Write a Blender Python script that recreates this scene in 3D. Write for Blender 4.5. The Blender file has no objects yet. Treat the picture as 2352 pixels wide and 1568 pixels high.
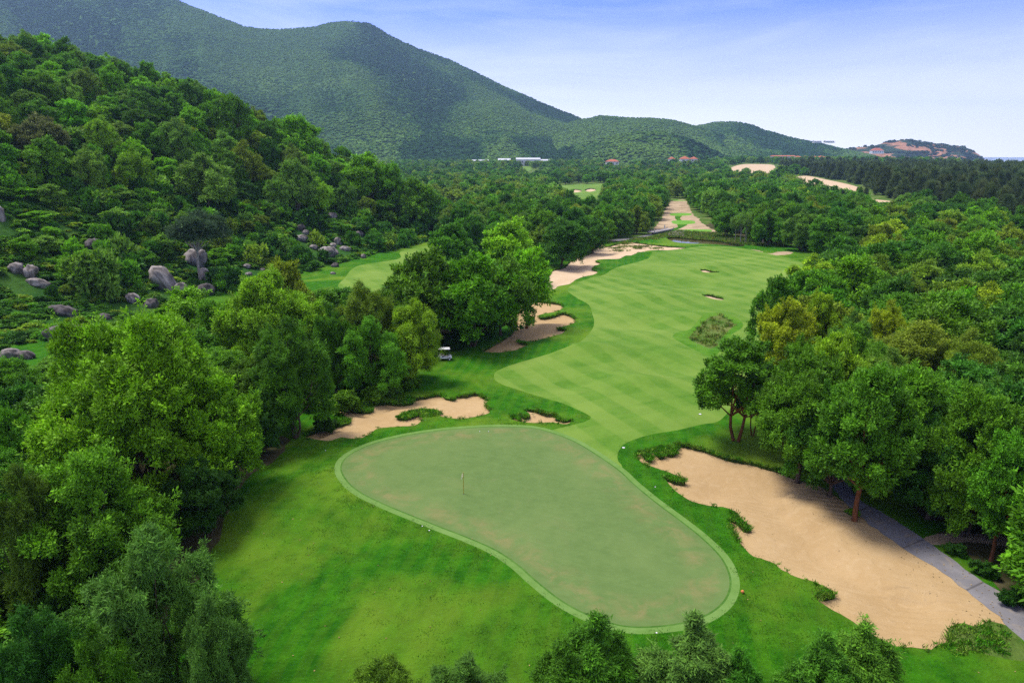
import bpy, math, random
import numpy as np
from mathutils import Vector, geometry

S = bpy.context.scene
COL = S.collection
R_ = math.radians
rng = np.random.default_rng(7)
random.seed(7)

# ------------------------------------------------------------------ camera
PITCH = R_(15.3)
CAMZ = 31.0
SP, CP = math.sin(PITCH), math.cos(PITCH)
cam_d = bpy.data.cameras.new('camera')
cam_d.lens = 24.0
cam_d.sensor_width = 36.0
cam_d.clip_start = 0.5
cam_d.clip_end = 40000
cam = bpy.data.objects.new('camera', cam_d)
cam.location = (0, 0, CAMZ)
cam.rotation_euler = (R_(90) - PITCH, 0, 0)
COL.objects.link(cam)
S.camera = cam

# ------------------------------------------------------------------ light
SUN_EL, SUN_AZ = R_(66), R_(-68)          # azimuth from +Y, negative = to the left
SUN_STRENGTH, SUN_ANGLE = 2.35, R_(20)
SKY_STRENGTH = 0.128
EXPOSURE = 0.95
world = bpy.data.worlds.new('World')
S.world = world
world.use_nodes = True


class NT:
    """tiny node-tree writer"""
    def __init__(s, tree):
        s.t = tree
        s.t.nodes.clear()

    def n(s, typ, props=None, **ins):
        nd = s.t.nodes.new(typ)
        for k, v in (props or {}).items():
            setattr(nd, k, v)
        for k, v in ins.items():
            key = int(k[1:]) if k[0] == 'i' and k[1:].isdigit() else k.replace('_', ' ')
            sk = nd.inputs[key]
            if hasattr(v, 'links') or isinstance(v, bpy.types.NodeSocket):
                s.t.links.new(v, sk)
            else:
                sk.default_value = v
        return nd

    def math(s, op, a, b=None, clamp=False):
        nd = s.t.nodes.new('ShaderNodeMath')
        nd.operation = op
        nd.use_clamp = clamp
        for i, v in enumerate((a, b)):
            if v is None:
                continue
            if isinstance(v, bpy.types.NodeSocket):
                s.t.links.new(v, nd.inputs[i])
            else:
                nd.inputs[i].default_value = v
        return nd.outputs[0]

    def mix(s, fac, a, b, typ='MIX'):
        nd = s.t.nodes.new('ShaderNodeMix')
        nd.data_type = 'RGBA'
        nd.blend_type = typ
        for i, v in ((0, fac), (6, a), (7, b)):
            if isinstance(v, bpy.types.NodeSocket):
                s.t.links.new(v, nd.inputs[i])
            else:
                nd.inputs[i].default_value = (*v, 1) if isinstance(v, tuple) and len(v) == 3 else v
        return nd.outputs[2]

    def ramp(s, fac, stops):
        nd = s.t.nodes.new('ShaderNodeValToRGB')
        el = nd.color_ramp.elements
        while len(el) < len(stops):
            el.new(0.5)
        for e, (p, c) in zip(el, stops):
            e.position = p
            e.color = (c, c, c, 1) if isinstance(c, (int, float)) else (*c, 1)
        s.t.links.new(fac, nd.inputs[0])
        return nd.outputs[0]

    def noise(s, vec, scale, detail=3, rough=0.55, dist=0.0):
        nd = s.n('ShaderNodeTexNoise', Scale=scale, Detail=detail, Roughness=rough, Distortion=dist)
        if vec is not None:
            s.t.links.new(vec, nd.inputs['Vector'])
        return nd.outputs[0]

    def link(s, a, b):
        s.t.links.new(a, b)


w = NT(world.node_tree)
sky = w.n('ShaderNodeTexSky', dict(sky_type='NISHITA', sun_disc=False, sun_elevation=SUN_EL,
                                   sun_rotation=SUN_AZ, altitude=0, air_density=1.0, dust_density=1.6, ozone_density=2.2))
tc = w.n('ShaderNodeTexCoord')
mp = w.n('ShaderNodeMapping', Vector=tc.outputs['Generated'], Scale=(1.6, 1.6, 9.0), Rotation=(0.0, 0.06, 0.3))
cl = w.ramp(w.noise(mp.outputs[0], 2.3, 6, 0.62, 0.6), [(0.40, 0.0), (0.80, 0.55)])
hz = w.n('ShaderNodeSeparateXYZ', Vector=tc.outputs['Generated']).outputs[2]
veil = w.ramp(hz, [(0.0, 1.0), (0.05, 0.75), (0.105, 0.30), (0.18, 0.0)])
cf = w.math('MULTIPLY', cl, 0.42)
tinted = w.mix(1.0, sky.outputs[0], (0.40, 0.47, 1.16), 'MULTIPLY')
skc = w.mix(w.math('MULTIPLY', veil, 0.9), w.mix(cf, tinted, (6.6, 6.65, 7.15)), (9.6, 9.3, 9.3))
high = w.ramp(hz, [(0.24, 0.0), (0.55, 0.72)])      # pale overcast added above the view to neutralise the blue ambient light
skc = w.mix(high, skc, (4.1, 3.95, 3.75))
bg = w.n('ShaderNodeBackground', Color=skc, Strength=SKY_STRENGTH)
wo = w.n('ShaderNodeOutputWorld', Surface=bg.outputs[0])

sd = bpy.data.lights.new('sun', 'SUN')
sd.energy = SUN_STRENGTH
sd.angle = SUN_ANGLE
sd.color = (1.0, 0.95, 0.86)
sun = bpy.data.objects.new('sun', sd)
dvec = Vector((math.sin(SUN_AZ) * math.cos(SUN_EL), math.cos(SUN_AZ) * math.cos(SUN_EL), math.sin(SUN_EL)))
sun.rotation_euler = (-dvec).to_track_quat('-Z', 'Y').to_euler()
sun.location = (0, 0, 300)
COL.objects.link(sun)
S.view_settings.view_transform = 'Standard'
S.view_settings.look = 'None'
S.view_settings.exposure = EXPOSURE
S.view_settings.gamma = 1.0
S.view_settings.use_curve_mapping = False
cy = S.cycles
cy.max_bounces = 4
cy.diffuse_bounces = 1
cy.glossy_bounces = 1
cy.transmission_bounces = 3
cy.transparent_max_bounces = 4
cy.volume_bounces = 0
cy.use_denoising = False
cy.caustics_reflective = False
cy.caustics_refractive = False

# ------------------------------------------------------------------ picture geometry helpers
FP = 1568.0                                 # focal length for a 2352 px wide picture


def ray(px, py):
    r = (np.asarray(px, float) - 1176) / FP
    u = (784 - np.asarray(py, float)) / FP
    return r, CP + u * SP, -SP + u * CP


def project(x, y, z):
    d = y * CP - (z - CAMZ) * SP
    u = y * SP + (z - CAMZ) * CP
    return 1176 + FP * x / d, 784 - FP * u / d


def sstep(t, a=0.0, b=1.0):
    t = np.clip((np.asarray(t, float) - a) / (b - a), 0, 1)
    return t * t * (3 - 2 * t)


def vnoise(x, y, seed=0):
    """value noise 0..1"""
    x = np.asarray(x, float); y = np.asarray(y, float)
    xi = np.floor(x).astype(np.int64); yi = np.floor(y).astype(np.int64)
    fx = x - xi; fy = y - yi
    fx = fx * fx * (3 - 2 * fx); fy = fy * fy * (3 - 2 * fy)

    def h(a, b):
        n = (a * 374761393 + b * 668265263 + seed * 974634777) & 0x7fffffff
        n = (n ^ (n >> 13)) * 1274126177 & 0x7fffffff
        return ((n ^ (n >> 16)) & 0xffff) / 65535.0
    return (h(xi, yi) * (1 - fx) + h(xi + 1, yi) * fx) * (1 - fy) + (h(xi, yi + 1) * (1 - fx) + h(xi + 1, yi + 1) * fx) * fy


def fbm(x, y, o=4, seed=0):
    v = 0; a = 0.5; t = 0
    for k in range(o):
        v = v + a * vnoise(x * 2 ** k, y * 2 ** k, seed + k)
        t += a; a *= 0.5
    return v / t


def seg_dist(x, y, P, closed=False):
    """distance from points to polyline and index of nearest segment"""
    P = np.asarray(P, float)
    Q = np.roll(P, -1, 0) if closed else P[1:]
    A = P if closed else P[:-1]
    x = np.asarray(x, float).ravel(); y = np.asarray(y, float).ravel()
    best = np.full(x.shape, 1e18)
    for a, b in zip(A, Q):
        d = b - a
        L = d @ d + 1e-12
        t = np.clip(((x - a[0]) * d[0] + (y - a[1]) * d[1]) / L, 0, 1)
        dd = (x - a[0] - t * d[0]) ** 2 + (y - a[1] - t * d[1]) ** 2
        best = np.minimum(best, dd)
    return np.sqrt(best)


def inside(x, y, P):
    x = np.asarray(x, float); y = np.asarray(y, float)
    P = np.asarray(P, float)
    c = np.zeros(x.shape, bool)
    j = len(P) - 1
    for i in range(len(P)):
        xi, yi = P[i]; xj, yj = P[j]
        if yi != yj:
            k = ((yi > y) != (yj > y)) & (x < (xj - xi) * (y - yi) / (yj - yi) + xi)
            c ^= k
        j = i
    return c


FOOT = [(-86, -80), (-85, 60), (-84, 105), (-78, 120), (-66, 155), (-55, 189), (-42, 222), (-31, 250), (-22, 285), (-26, 325), (-60, 378), (-150, 430), (-300, 480), (-500, 520)]
HILL_POLY = FOOT + [(-900, 520), (-900, -80)]
PS = [0, 8, 20, 40, 60, 80, 100, 120, 160, 220, 400]
PH = [0, 1.3, 6, 17, 28.5, 39, 48, 55, 66, 76, 85]


def hill_s(x, y):
    x = np.asarray(x, float); y = np.asarray(y, float)
    s = np.zeros(x.shape)
    m = inside(x, y, HILL_POLY)
    if m.any():
        s[m] = seg_dist(x[m], y[m], FOOT)
    return s


def H(x, y):
    x = np.asarray(x, float); y = np.asarray(y, float)
    z = 0.9 * (fbm(x / 26, y / 26, 2, 3) - 0.5) * sstep(y, 55, 85) * (1 - sstep(y, 400, 600))
    # gentle hollows on the fairway
    for cx, cy_, sx, sy, a in ((13, 108, 5, 3.5, 1.3), (9.5, 92, 6, 3, -0.8), (17, 92, 6, 3, 1.1), (22, 98, 5, 5, -0.8), (30, 150, 10, 5, 1.3), (45, 170, 9, 5, -1.1), (24, 126, 7, 4, -0.9), (38, 132, 8, 4, 0.9), (55, 190, 12, 5, 1.2), (30, 185, 10, 5, -1.0), (44, 215, 12, 6, 1.2)):
        z = z + a * np.exp(-((x - cx) / sx) ** 2 - ((y - cy_) / sy) ** 2)
    f = sstep((-(x + 2) * 0.70 - (y - 52) * 0.62 - 11) / 16)
    z = z - 0.7 * np.exp(-((x - 34) / 5) ** 2 - ((y - 116) / 6) ** 2)
    z = z - 2.4 * f * (1 - sstep(-x, 30, 60))
    z = z - 1.0 * sstep(40 - y, 0, 12)
    z = z + 1.1 * sstep((x - 52) / 60) * sstep(y, 40, 90)
    z = z + 5.0 * sstep((x - 110 - 0.16 * y) / 60) * sstep(y, 330, 460)
    z = z + 9.0 * sstep(y, 900, 1330)
    s = hill_s(x, y)
    h = np.interp(s, PS, PH)
    n = fbm(x / 34, y / 34, 3, 11) - 0.5
    h = h + n * np.clip(h, 0, 14) * 0.75
    return z + h


def ground_at(px, py):
    """first hit of the pixel's ray with the terrain"""
    a, b, c = ray(px, py)
    a, b, c = np.atleast_1d(a), np.atleast_1d(b), np.atleast_1d(c)
    t = np.geomspace(18, 2600, 700)
    X = a[:, None] * t; Y = b[:, None] * t; Z = CAMZ + c[:, None] * t
    D = Z - H(X, Y)
    k = np.argmax(D < 0, 1)
    k = np.where((D < 0).any(1), k, len(t) - 1)
    k = np.maximum(k, 1)
    i = np.arange(len(k))
    d0, d1 = D[i, k - 1], D[i, k]
    f = np.clip(d0 / (d0 - d1 + 1e-9), 0, 1)
    tt = t[k - 1] + f * (t[k] - t[k - 1])
    return np.stack([a * tt, b * tt], 1)


ZO = {2: (800, 200), 3: (1500, 200), 4: (0, 500), 5: (800, 700), 6: (1500, 700), 7: (0, 1000), 8: (1500, 1000)}


def Z(k, pts):
    ox, oy = ZO[k]
    return [((x / 2.6133 + ox) * 0.98, (y / 2.6133 + oy) * 0.98) for x, y in pts]


def smooth_poly(px_pts, step=None, jitter=0.0, seed=0, world=False, tension=0.5):
    P = np.asarray(px_pts, float) if world else ground_at([p[0] for p in px_pts], [p[1] for p in px_pts])
    n = len(P)
    out = []
    for i in range(n):
        p0, p1, p2, p3 = P[i - 1], P[i], P[(i + 1) % n], P[(i + 2) % n]
        L = np.linalg.norm(p2 - p1)
        st = step or max(0.35, 0.0055 * p1[1])
        m = max(1, int(round(L / st)))
        for k in range(m):
            t = k / m
            out.append(0.5 * ((2 * p1) + (p2 - p0) * t + (2 * p0 - 5 * p1 + 4 * p2 - p3) * t * t + (3 * p1 - p0 - 3 * p2 + p3) * t ** 3))
    out = np.array(out)
    if jitter:
        r = np.random.default_rng(seed)
        sc = jitter * np.maximum(1, out[:, 1:2] / 120)
        out = out + (r.random(out.shape) - 0.5) * sc
    return out


# ------------------------------------------------------------------ mesh helpers
def mesh_np(name, V, F, smooth=False, fattr=None):
    """F: (n,k) array or list of such arrays"""
    Fs = F if isinstance(F, list) else [F]
    Fs = [np.asarray(f, np.int64) for f in Fs if len(f)]
    me = bpy.data.meshes.new(name)
    V = np.ascontiguousarray(V, np.float32)
    me.vertices.add(len(V))
    me.vertices.foreach_set('co', V.ravel())
    nl = sum(f.size for f in Fs); npoly = sum(len(f) for f in Fs)
    me.loops.add(nl)
    me.loops.foreach_set('vertex_index', np.concatenate([f.ravel() for f in Fs]).astype(np.int32))
    tot = np.concatenate([np.full(len(f), f.shape[1]) for f in Fs])
    st = np.concatenate([[0], np.cumsum(tot)[:-1]]).astype(np.int32)
    me.polygons.add(npoly)
    me.polygons.foreach_set('loop_start', st)
    me.polygons.foreach_set('use_smooth', np.full(npoly, smooth))
    if fattr:
        for k, v in fattr.items():
            a = me.attributes.new(k, 'FLOAT', 'FACE')
            a.data.foreach_set('value', np.ascontiguousarray(v, np.float32))
    me.update(calc_edges=True)
    return me


def link(name, me, mat=None, parent=None, **props):
    o = bpy.data.objects.new(name, me)
    COL.objects.link(o)
    if mat is not None and me is not None and hasattr(me, 'materials') and not len(me.materials):
        me.materials.append(mat)
    if parent is not None:
        o.parent = parent
    for k, v in props.items():
        o[k] = v
    return o


def thing(name, label, cat, loc, rz=0.0, group=None):
    o = bpy.data.objects.new(name, None)
    COL.objects.link(o)
    o.location = loc
    o.rotation_euler = (0, 0, rz)
    o.empty_display_size = 0.5
    o['label'] = label
    o['category'] = cat
    if group:
        o['group'] = group
    return o


class MB:
    """collects simple shapes into one mesh"""
    def __init__(s):
        s.v = []; s.f = {}
        s.n = 0

    def add(s, V, F):
        V = np.asarray(V, float)
        F = np.asarray(F)
        s.v.append(V)
        s.f.setdefault(F.shape[1], []).append(F + s.n)
        s.n += len(V)
        return s

    def box(s, c, d, rz=0.0, taper=1.0, bevel=0.0):
        x, y, z = np.array(d) / 2
        b = min(bevel, x * 0.9, y * 0.9, z * 0.9)
        if b <= 0:
            V = np.array([(-x, -y, -z), (x, -y, -z), (x, y, -z), (-x, y, -z), (-x * taper, -y * taper, z), (x * taper, -y * taper, z), (x * taper, y * taper, z), (-x * taper, y * taper, z)])
            F = [(0, 3, 2, 1), (4, 5, 6, 7), (0, 1, 5, 4), (1, 2, 6, 5), (2, 3, 7, 6), (3, 0, 4, 7)]
        else:
            ring = lambda X, Y, zz: [(-X, -Y, zz), (X, -Y, zz), (X, Y, zz), (-X, Y, zz)]
            V = np.array(ring(x - b, y - b, -z) + ring(x, y, -z + b) + ring(x * taper, y * taper, z - b) + ring(x * taper - b, y * taper - b, z))
            F = [(0, 3, 2, 1), (12, 13, 14, 15)]
            for k in range(3):
                for i in range(4):
                    j = (i + 1) % 4
                    F.append((k * 4 + i, k * 4 + j, k * 4 + 4 + j, k * 4 + 4 + i))
        ca, sa = math.cos(rz), math.sin(rz)
        V = np.stack([V[:, 0] * ca - V[:, 1] * sa, V[:, 0] * sa + V[:, 1] * ca, V[:, 2]], 1) + np.array(c)
        return s.add(V, F)

    def tube(s, pts, rad, sides=6, cap=True):
        P = np.asarray(pts, float)
        R = np.broadcast_to(np.asarray(rad, float), (len(P),))
        V = []
        T = np.gradient(P, axis=0)
        T /= np.linalg.norm(T, axis=1)[:, None] + 1e-9
        ref = np.array([1.0, 0, 0]) if abs(T[0][0]) < 0.9 else np.array([0, 1.0, 0])
        for p, t, r in zip(P, T, R):
            u = np.cross(t, ref); u /= np.linalg.norm(u) + 1e-9
            v = np.cross(t, u)
            a = np.arange(sides) * 2 * math.pi / sides
            V.append(p + r * (np.cos(a)[:, None] * u + np.sin(a)[:, None] * v))
        V = np.concatenate(V)
        F = []
        for k in range(len(P) - 1):
            for i in range(sides):
                j = (i + 1) % sides
                F.append((k * sides + i, k * sides + j, (k + 1) * sides + j, (k + 1) * sides + i))
        s.add(V, F)
        if cap:
            for k in (0, len(P) - 1):
                c = len(V)
                s.add(np.concatenate([V[k * sides:(k + 1) * sides], [P[k]]]), [(i, (i + 1) % sides, sides) for i in range(sides)])
        return s

    def mesh(s, name, smooth=False):
        return mesh_np(name, np.concatenate(s.v), [np.concatenate(f) for f in s.f.values()], smooth)

    def build(s, name, mat, parent=None, smooth=False, **props):
        return link(name, s.mesh(name, smooth), mat, parent, **props)


# ------------------------------------------------------------------ materials
def new_mat(name):
    m = bpy.data.materials.new(name)
    m.use_nodes = True
    t = NT(m.node_tree)
    out = t.n('ShaderNodeOutputMaterial')
    return m, t, out


def principled(t, out, col, rough=0.9, spec=0.2, bump=None, bstr=0.4, bdist=0.1, metallic=0.0):
    b = t.n('ShaderNodeBsdfPrincipled', Roughness=rough, Metallic=metallic)
    b.inputs['Specular IOR Level'].default_value = spec
    if isinstance(col, bpy.types.NodeSocket):
        t.link(col, b.inputs['Base Color'])
    else:
        b.inputs['Base Color'].default_value = (*col, 1)
    if bump is not None:
        bn = t.n('ShaderNodeBump', Strength=bstr, Distance=bdist, Height=bump)
        t.link(bn.outputs[0], b.inputs['Normal'])
    t.link(b.outputs[0], out.inputs[0])
    return b


def plain(name, col, rough=0.7, spec=0.3, var=0.15, scale=2.0, metallic=0.0):
    m, t, out = new_mat(name)
    tc = t.n('ShaderNodeTexCoord').outputs['Object']
    n = t.noise(tc, scale, 4)
    c = t.mix(t.ramp(n, [(0.3, 0.0), (0.7, 1.0)]), tuple(v * (1 - var) for v in col), tuple(min(1, v * (1 + var)) for v in col))
    principled(t, out, c, rough, spec, n, 0.15, 0.02, metallic)
    return m


def mat_grass(name, dark, light, yellow, fine=9.0, patch=0.06, bump=0.5, bdist=0.08, stripes=None, ycov=0.6, brown=None, streak=True, edge=False):
    m, t, out = new_mat(name)
    tc = t.n('ShaderNodeTexCoord').outputs['Object']
    big = t.noise(tc, patch, 4, 0.6, 0.5)
    mid = t.noise(tc, patch * 9, 3, 0.6)
    vec = t.n('ShaderNodeMapping', Vector=tc, Scale=(0.55, 1.0, 1.0)).outputs[0] if streak else tc
    fn = t.noise(vec, fine, 4, 0.75)
    fn2 = t.noise(vec, fine * 0.35, 3, 0.6)
    f = t.math('ADD', t.math('MULTIPLY', fn, 0.7), t.math('MULTIPLY', fn2, 0.5))
    f = t.math('ADD', f, t.math('MULTIPLY', t.math('SUBTRACT', mid, 0.5), 0.9))
    c = t.mix(t.ramp(f, [(0.38, 0.0), (0.85, 1.0)]), dark, light)
    c = t.mix(t.math('MULTIPLY', t.ramp(big, [(0.46, 0.0), (0.68, 1.0)]), ycov), c, yellow)
    if stripes:
        for ang, wid, amt, dist in stripes:
            mp = t.n('ShaderNodeMapping', Vector=tc, Rotation=(0, 0, ang))
            wv = t.n('ShaderNodeTexWave', dict(wave_type='BANDS', bands_direction='X', wave_profile='SIN'), Vector=mp.outputs[0], Scale=0.314 / wid, Distortion=dist, Detail=1.0)
            wv.inputs['Detail Scale'].default_value = 0.4
            k = t.ramp(wv.outputs['Color'], [(0.38, 0.0), (0.62, 1.0)])
            big2 = t.ramp(t.noise(tc, 0.035, 2), [(0.35, 0.25), (0.65, 1.0)])
            c = t.mix(t.math('MULTIPLY', t.math('MULTIPLY', k, amt), big2), c, yellow)
    if brown:
        bn = t.math('MULTIPLY', t.ramp(t.noise(tc, 0.22, 5, 0.7, 0.8), [(0.56, 0.0), (0.74, 1.0)]), brown[1])
        c = t.mix(bn, c, brown[0])
    if edge:                                 # worn turf where the mower turns, a metre or two inside the edge
        ea = t.n('ShaderNodeAttribute', dict(attribute_name='edge')).outputs['Fac']
        band = t.ramp(ea, [(0.05, 0.0), (0.16, 1.0), (0.34, 1.0), (0.62, 0.0)])
        wn = t.ramp(t.noise(tc, 0.42, 5, 0.72, 0.6), [(0.44, 0.0), (0.66, 1.0)])
        c = t.mix(t.math('MULTIPLY', t.math('MULTIPLY', band, wn), 0.5), c, (0.25, 0.19, 0.085))
    principled(t, out, c, 0.95, 0.08, f, bump, bdist)
    return m


G_ROUGH = mat_grass('rough grass', (0.013, 0.084, 0.002), (0.043, 0.185, 0.004), (0.165, 0.260, 0.019), 6.0, 0.050, 0.9, 0.25, ycov=0.8, stripes=[(R_(10), 1.7, 0.13, 2.5)])
G_FAIR = mat_grass('fairway grass', (0.066, 0.162, 0.014), (0.110, 0.222, 0.024), (0.190, 0.280, 0.050), 9.0, 0.045, 0.3, 0.05,
                   stripes=[(R_(-24), 5.5, 0.54, 2.0), (R_(62), 7.0, 0.28, 2.5)], ycov=0.75)
G_GREEN = mat_grass('putting green turf', (0.094, 0.156, 0.043), (0.118, 0.186, 0.054), (0.146, 0.210, 0.064), 3.0, 0.09, 0.12, 0.02,
                    stripes=[(R_(-62), 0.75, 0.10, 0.8)], ycov=0.6, brown=((0.19, 0.195, 0.080), 0.25), edge=True)
G_COLLAR = mat_grass('collar turf', (0.105, 0.205, 0.040), (0.140, 0.245, 0.060), (0.170, 0.270, 0.078), 5.0, 0.12, 0.25, 0.04)
G_EDGE = mat_grass('green edge turf', (0.040, 0.115, 0.014), (0.075, 0.170, 0.026), (0.10, 0.19, 0.04), 6.0, 0.2, 0.3, 0.04)
G_SEMI = mat_grass('first cut grass', (0.035, 0.135, 0.005), (0.085, 0.220, 0.012), (0.150, 0.270, 0.03), 8.0, 0.07, 0.6, 0.12)
G_TEE = mat_grass('tee turf', (0.10, 0.26, 0.025), (0.15, 0.33, 0.045), (0.19, 0.36, 0.06), 3.0, 0.1, 0.2, 0.03)
G_WILD = mat_grass('wild grass', (0.045, 0.110, 0.012), (0.105, 0.175, 0.028), (0.19, 0.21, 0.065), 2.2, 0.12, 1.0, 0.4, ycov=0.8)
G_FLOOR = mat_grass('woodland floor', (0.030, 0.040, 0.012), (0.090, 0.085, 0.035), (0.16, 0.12, 0.07), 2.0, 0.10, 0.9, 0.2, ycov=0.6)
G_HILL = mat_grass('hillside undergrowth', (0.014, 0.060, 0.008), (0.040, 0.125, 0.016), (0.08, 0.15, 0.02), 1.2, 0.06, 1.0, 0.5, ycov=0.5)


def mat_sand(name, a, b, c2, ripple=True):
    m, t, out = new_mat(name)
    tc = t.n('ShaderNodeTexCoord').outputs['Object']
    n1 = t.noise(tc, 0.16, 4, 0.6, 0.4)
    n2 = t.noise(tc, 1.1, 4, 0.65, 0.6)
    n3 = t.noise(tc, 16, 3, 0.7)
    c = t.mix(t.ramp(n1, [(0.32, 0.0), (0.68, 1.0)]), a, b)
    c = t.mix(t.math('MULTIPLY', t.ramp(n2, [(0.48, 0.0), (0.72, 1.0)]), 0.45), c, c2)
    c = t.mix(t.math('MULTIPLY', t.ramp(n3, [(0.35, 1.0), (0.55, 0.0)]), 0.22), c, tuple(v * 0.6 for v in a))
    hgt = t.math('ADD', t.math('MULTIPLY', n2, 0.5), t.math('MULTIPLY', n3, 0.12))
    if ripple:
        mp = t.n('ShaderNodeMapping', Vector=tc, Rotation=(0, 0, R_(-72)))
        wv = t.n('ShaderNodeTexWave', dict(bands_direction='X'), Vector=mp.outputs[0], Scale=0.42, Distortion=2.2, Detail=2.0)
        msk = t.ramp(t.noise(tc, 0.11, 2), [(0.45, 0.0), (0.6, 1.0)])
        hgt = t.math('ADD', hgt, t.math('MULTIPLY', t.math('MULTIPLY', wv.outputs['Color'], msk), 0.40))
        mp2 = t.n('ShaderNodeMapping', Vector=tc, Rotation=(0, 0, R_(34)))
        mp3 = t.n('ShaderNodeMapping', Vector=mp2.outputs[0], Scale=(0.22, 4.2, 1.0))
        rk = t.noise(mp3.outputs[0], 1.0, 3, 0.6, 0.5)           # faint rake lines
        hgt = t.math('ADD', hgt, t.math('MULTIPLY', rk, 0.20))
        c = t.mix(t.math('MULTIPLY', t.ramp(rk, [(0.42, 0.0), (0.62, 1.0)]), 0.22), c, a)
    principled(t, out, c, 0.95, 0.1, hgt, 0.7, 0.22)
    return m


SAND = mat_sand('bunker sand', (0.40, 0.268, 0.125), (0.465, 0.326, 0.165), (0.53, 0.39, 0.22))
SAND_FAR = mat_sand('dry sand', (0.50, 0.36, 0.22), (0.60, 0.45, 0.29), (0.66, 0.52, 0.36), False)
SAND_WASTE = mat_sand('scrubby sand', (0.26, 0.19, 0.11), (0.52, 0.39, 0.25), (0.60, 0.46, 0.31), False)
LIP = mat_grass('bunker lip turf', (0.012, 0.03, 0.006), (0.045, 0.09, 0.012), (0.10, 0.10, 0.04), 5.0, 0.3, 0.9, 0.1)

m, t, out = new_mat('cart path concrete')
tc = t.n('ShaderNodeTexCoord').outputs['Object']
n1 = t.noise(tc, 0.5, 5, 0.65); n2 = t.noise(tc, 14, 3, 0.7)
c = t.mix(t.ramp(n1, [(0.3, 0.0), (0.7, 1.0)]), (0.170, 0.163, 0.172), (0.26, 0.248, 0.255))
c = t.mix(t.math('MULTIPLY', t.ramp(n2, [(0.4, 1.0), (0.6, 0.0)]), 0.3), c, (0.10, 0.095, 0.10))
mpj = t.n('ShaderNodeMapping', Vector=tc, Rotation=(0, 0, R_(62)))
jt = t.n('ShaderNodeTexWave', dict(bands_direction='X'), Vector=mpj.outputs[0], Scale=0.055, Distortion=0.3, Detail=1.0)
c = t.mix(t.math('MULTIPLY', t.ramp(jt.outputs['Color'], [(0.0, 1.0), (0.004, 0.0)]), 0.7), c, (0.06, 0.055, 0.055))
n5 = t.noise(tc, 0.9, 5, 0.7, 0.6)
c = t.mix(t.math('MULTIPLY', t.ramp(n5, [(0.52, 0.0), (0.7, 1.0)]), 0.5), c, (0.36, 0.28, 0.17))
principled(t, out, c, 0.85, 0.25, n2, 0.3, 0.02)
PATH = m

m, t, out = new_mat('sea water')
tc = t.n('ShaderNodeTexCoord').outputs['Object']
n1 = t.noise(tc, 0.06, 4, 0.6)
principled(t, out, (0.30, 0.37, 0.46), 0.30, 0.5, n1, 0.25, 0.8)
SEA = m
m, t, out = new_mat('pond water')
tc = t.n('ShaderNodeTexCoord').outputs['Object']
n1 = t.noise(tc, 1.2, 3, 0.6)
principled(t, out, (0.10, 0.085, 0.035), 0.08, 0.5, n1, 0.12, 0.1)
POND = m


def mat_leaf(name, rough=0.5, spec=0.13, trans=0.26, warm=(1.32, 1.24, 0.8), rnd=0.22, tr_=(0.45, 1.55), inst=False):
    """base colour = object colour varied leaf by leaf"""
    m, t, out = new_mat(name)
    oi = t.n('ShaderNodeObjectInfo')
    at = t.n('ShaderNodeAttribute', dict(attribute_name='tint')).outputs['Fac']
    base = t.n('ShaderNodeAttribute', dict(attribute_name='col', attribute_type='INSTANCER')).outputs['Color'] if inst else oi.outputs['Color']
    k = t.ramp(at, [(0.15, tr_[0]), (0.85, tr_[1])])
    c = t.mix(1.0, base, k, 'MULTIPLY')
    c2 = t.mix(1.0, c, tuple(warm), 'MULTIPLY')
    c = t.mix(t.ramp(at, [(0.55, 0.0), (1.0, 0.85)]), c, c2)
    rv = t.ramp(oi.outputs['Random'], [(0.0, 1 - rnd), (1.0, 1 + rnd)])
    c = t.mix(1.0, c, rv, 'MULTIPLY')
    b = t.n('ShaderNodeBsdfPrincipled', Roughness=rough)
    b.inputs['Specular IOR Level'].default_value = spec
    t.link(c, b.inputs['Base Color'])
    tr = t.n('ShaderNodeBsdfTranslucent', Color=t.mix(1.0, c, (1.15, 1.25, 0.6), 'MULTIPLY'))
    mx = t.n('ShaderNodeMixShader', Fac=trans)
    t.link(b.outputs[0], mx.inputs[1]); t.link(tr.outputs[0], mx.inputs[2])
    t.link(mx.outputs[0], out.inputs[0])
    return m


LM = {}
for nm, ar in (('leaves', ()), ('narrow leaves', (0.55, 0.12, 0.25, (1.28, 1.22, 0.8))), ('needles', (0.7, 0.15, 0.22, (1.3, 1.15, 0.9))), ('far leaves', (0.8, 0.1, 0.2, (1.15, 1.1, 0.9), 0.12, (0.8, 1.2)))):
    LM[nm] = (mat_leaf(nm, *ar), mat_leaf(nm + ' massed', *ar, inst=True))
LEAF, LEAF_SOFT, NEEDLE, LEAF_FAR = (LM[k][0] for k in ('leaves', 'narrow leaves', 'needles', 'far leaves'))
MASSED = {a.name: b for a, b in LM.values()}
INSTM = {}


def massed(me):
    if me.name not in INSTM:
        c_ = me.copy()
        for i_, mm in enumerate(c_.materials):
            if mm.name in MASSED:
                c_.materials[i_] = MASSED[mm.name]
        INSTM[me.name] = c_
    return INSTM[me.name]



def mat_bark(name, a, b):
    m, t, out = new_mat(name)
    tc = t.n('ShaderNodeTexCoord').outputs['Object']
    mp = t.n('ShaderNodeMapping', Vector=tc, Scale=(1, 1, 0.25)).outputs[0]
    n = t.noise(mp, 7, 4, 0.65)
    principled(t, out, t.mix(t.ramp(n, [(0.3, 0.0), (0.7, 1.0)]), a, b), 0.9, 0.15, n, 0.7, 0.05)
    return m


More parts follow.
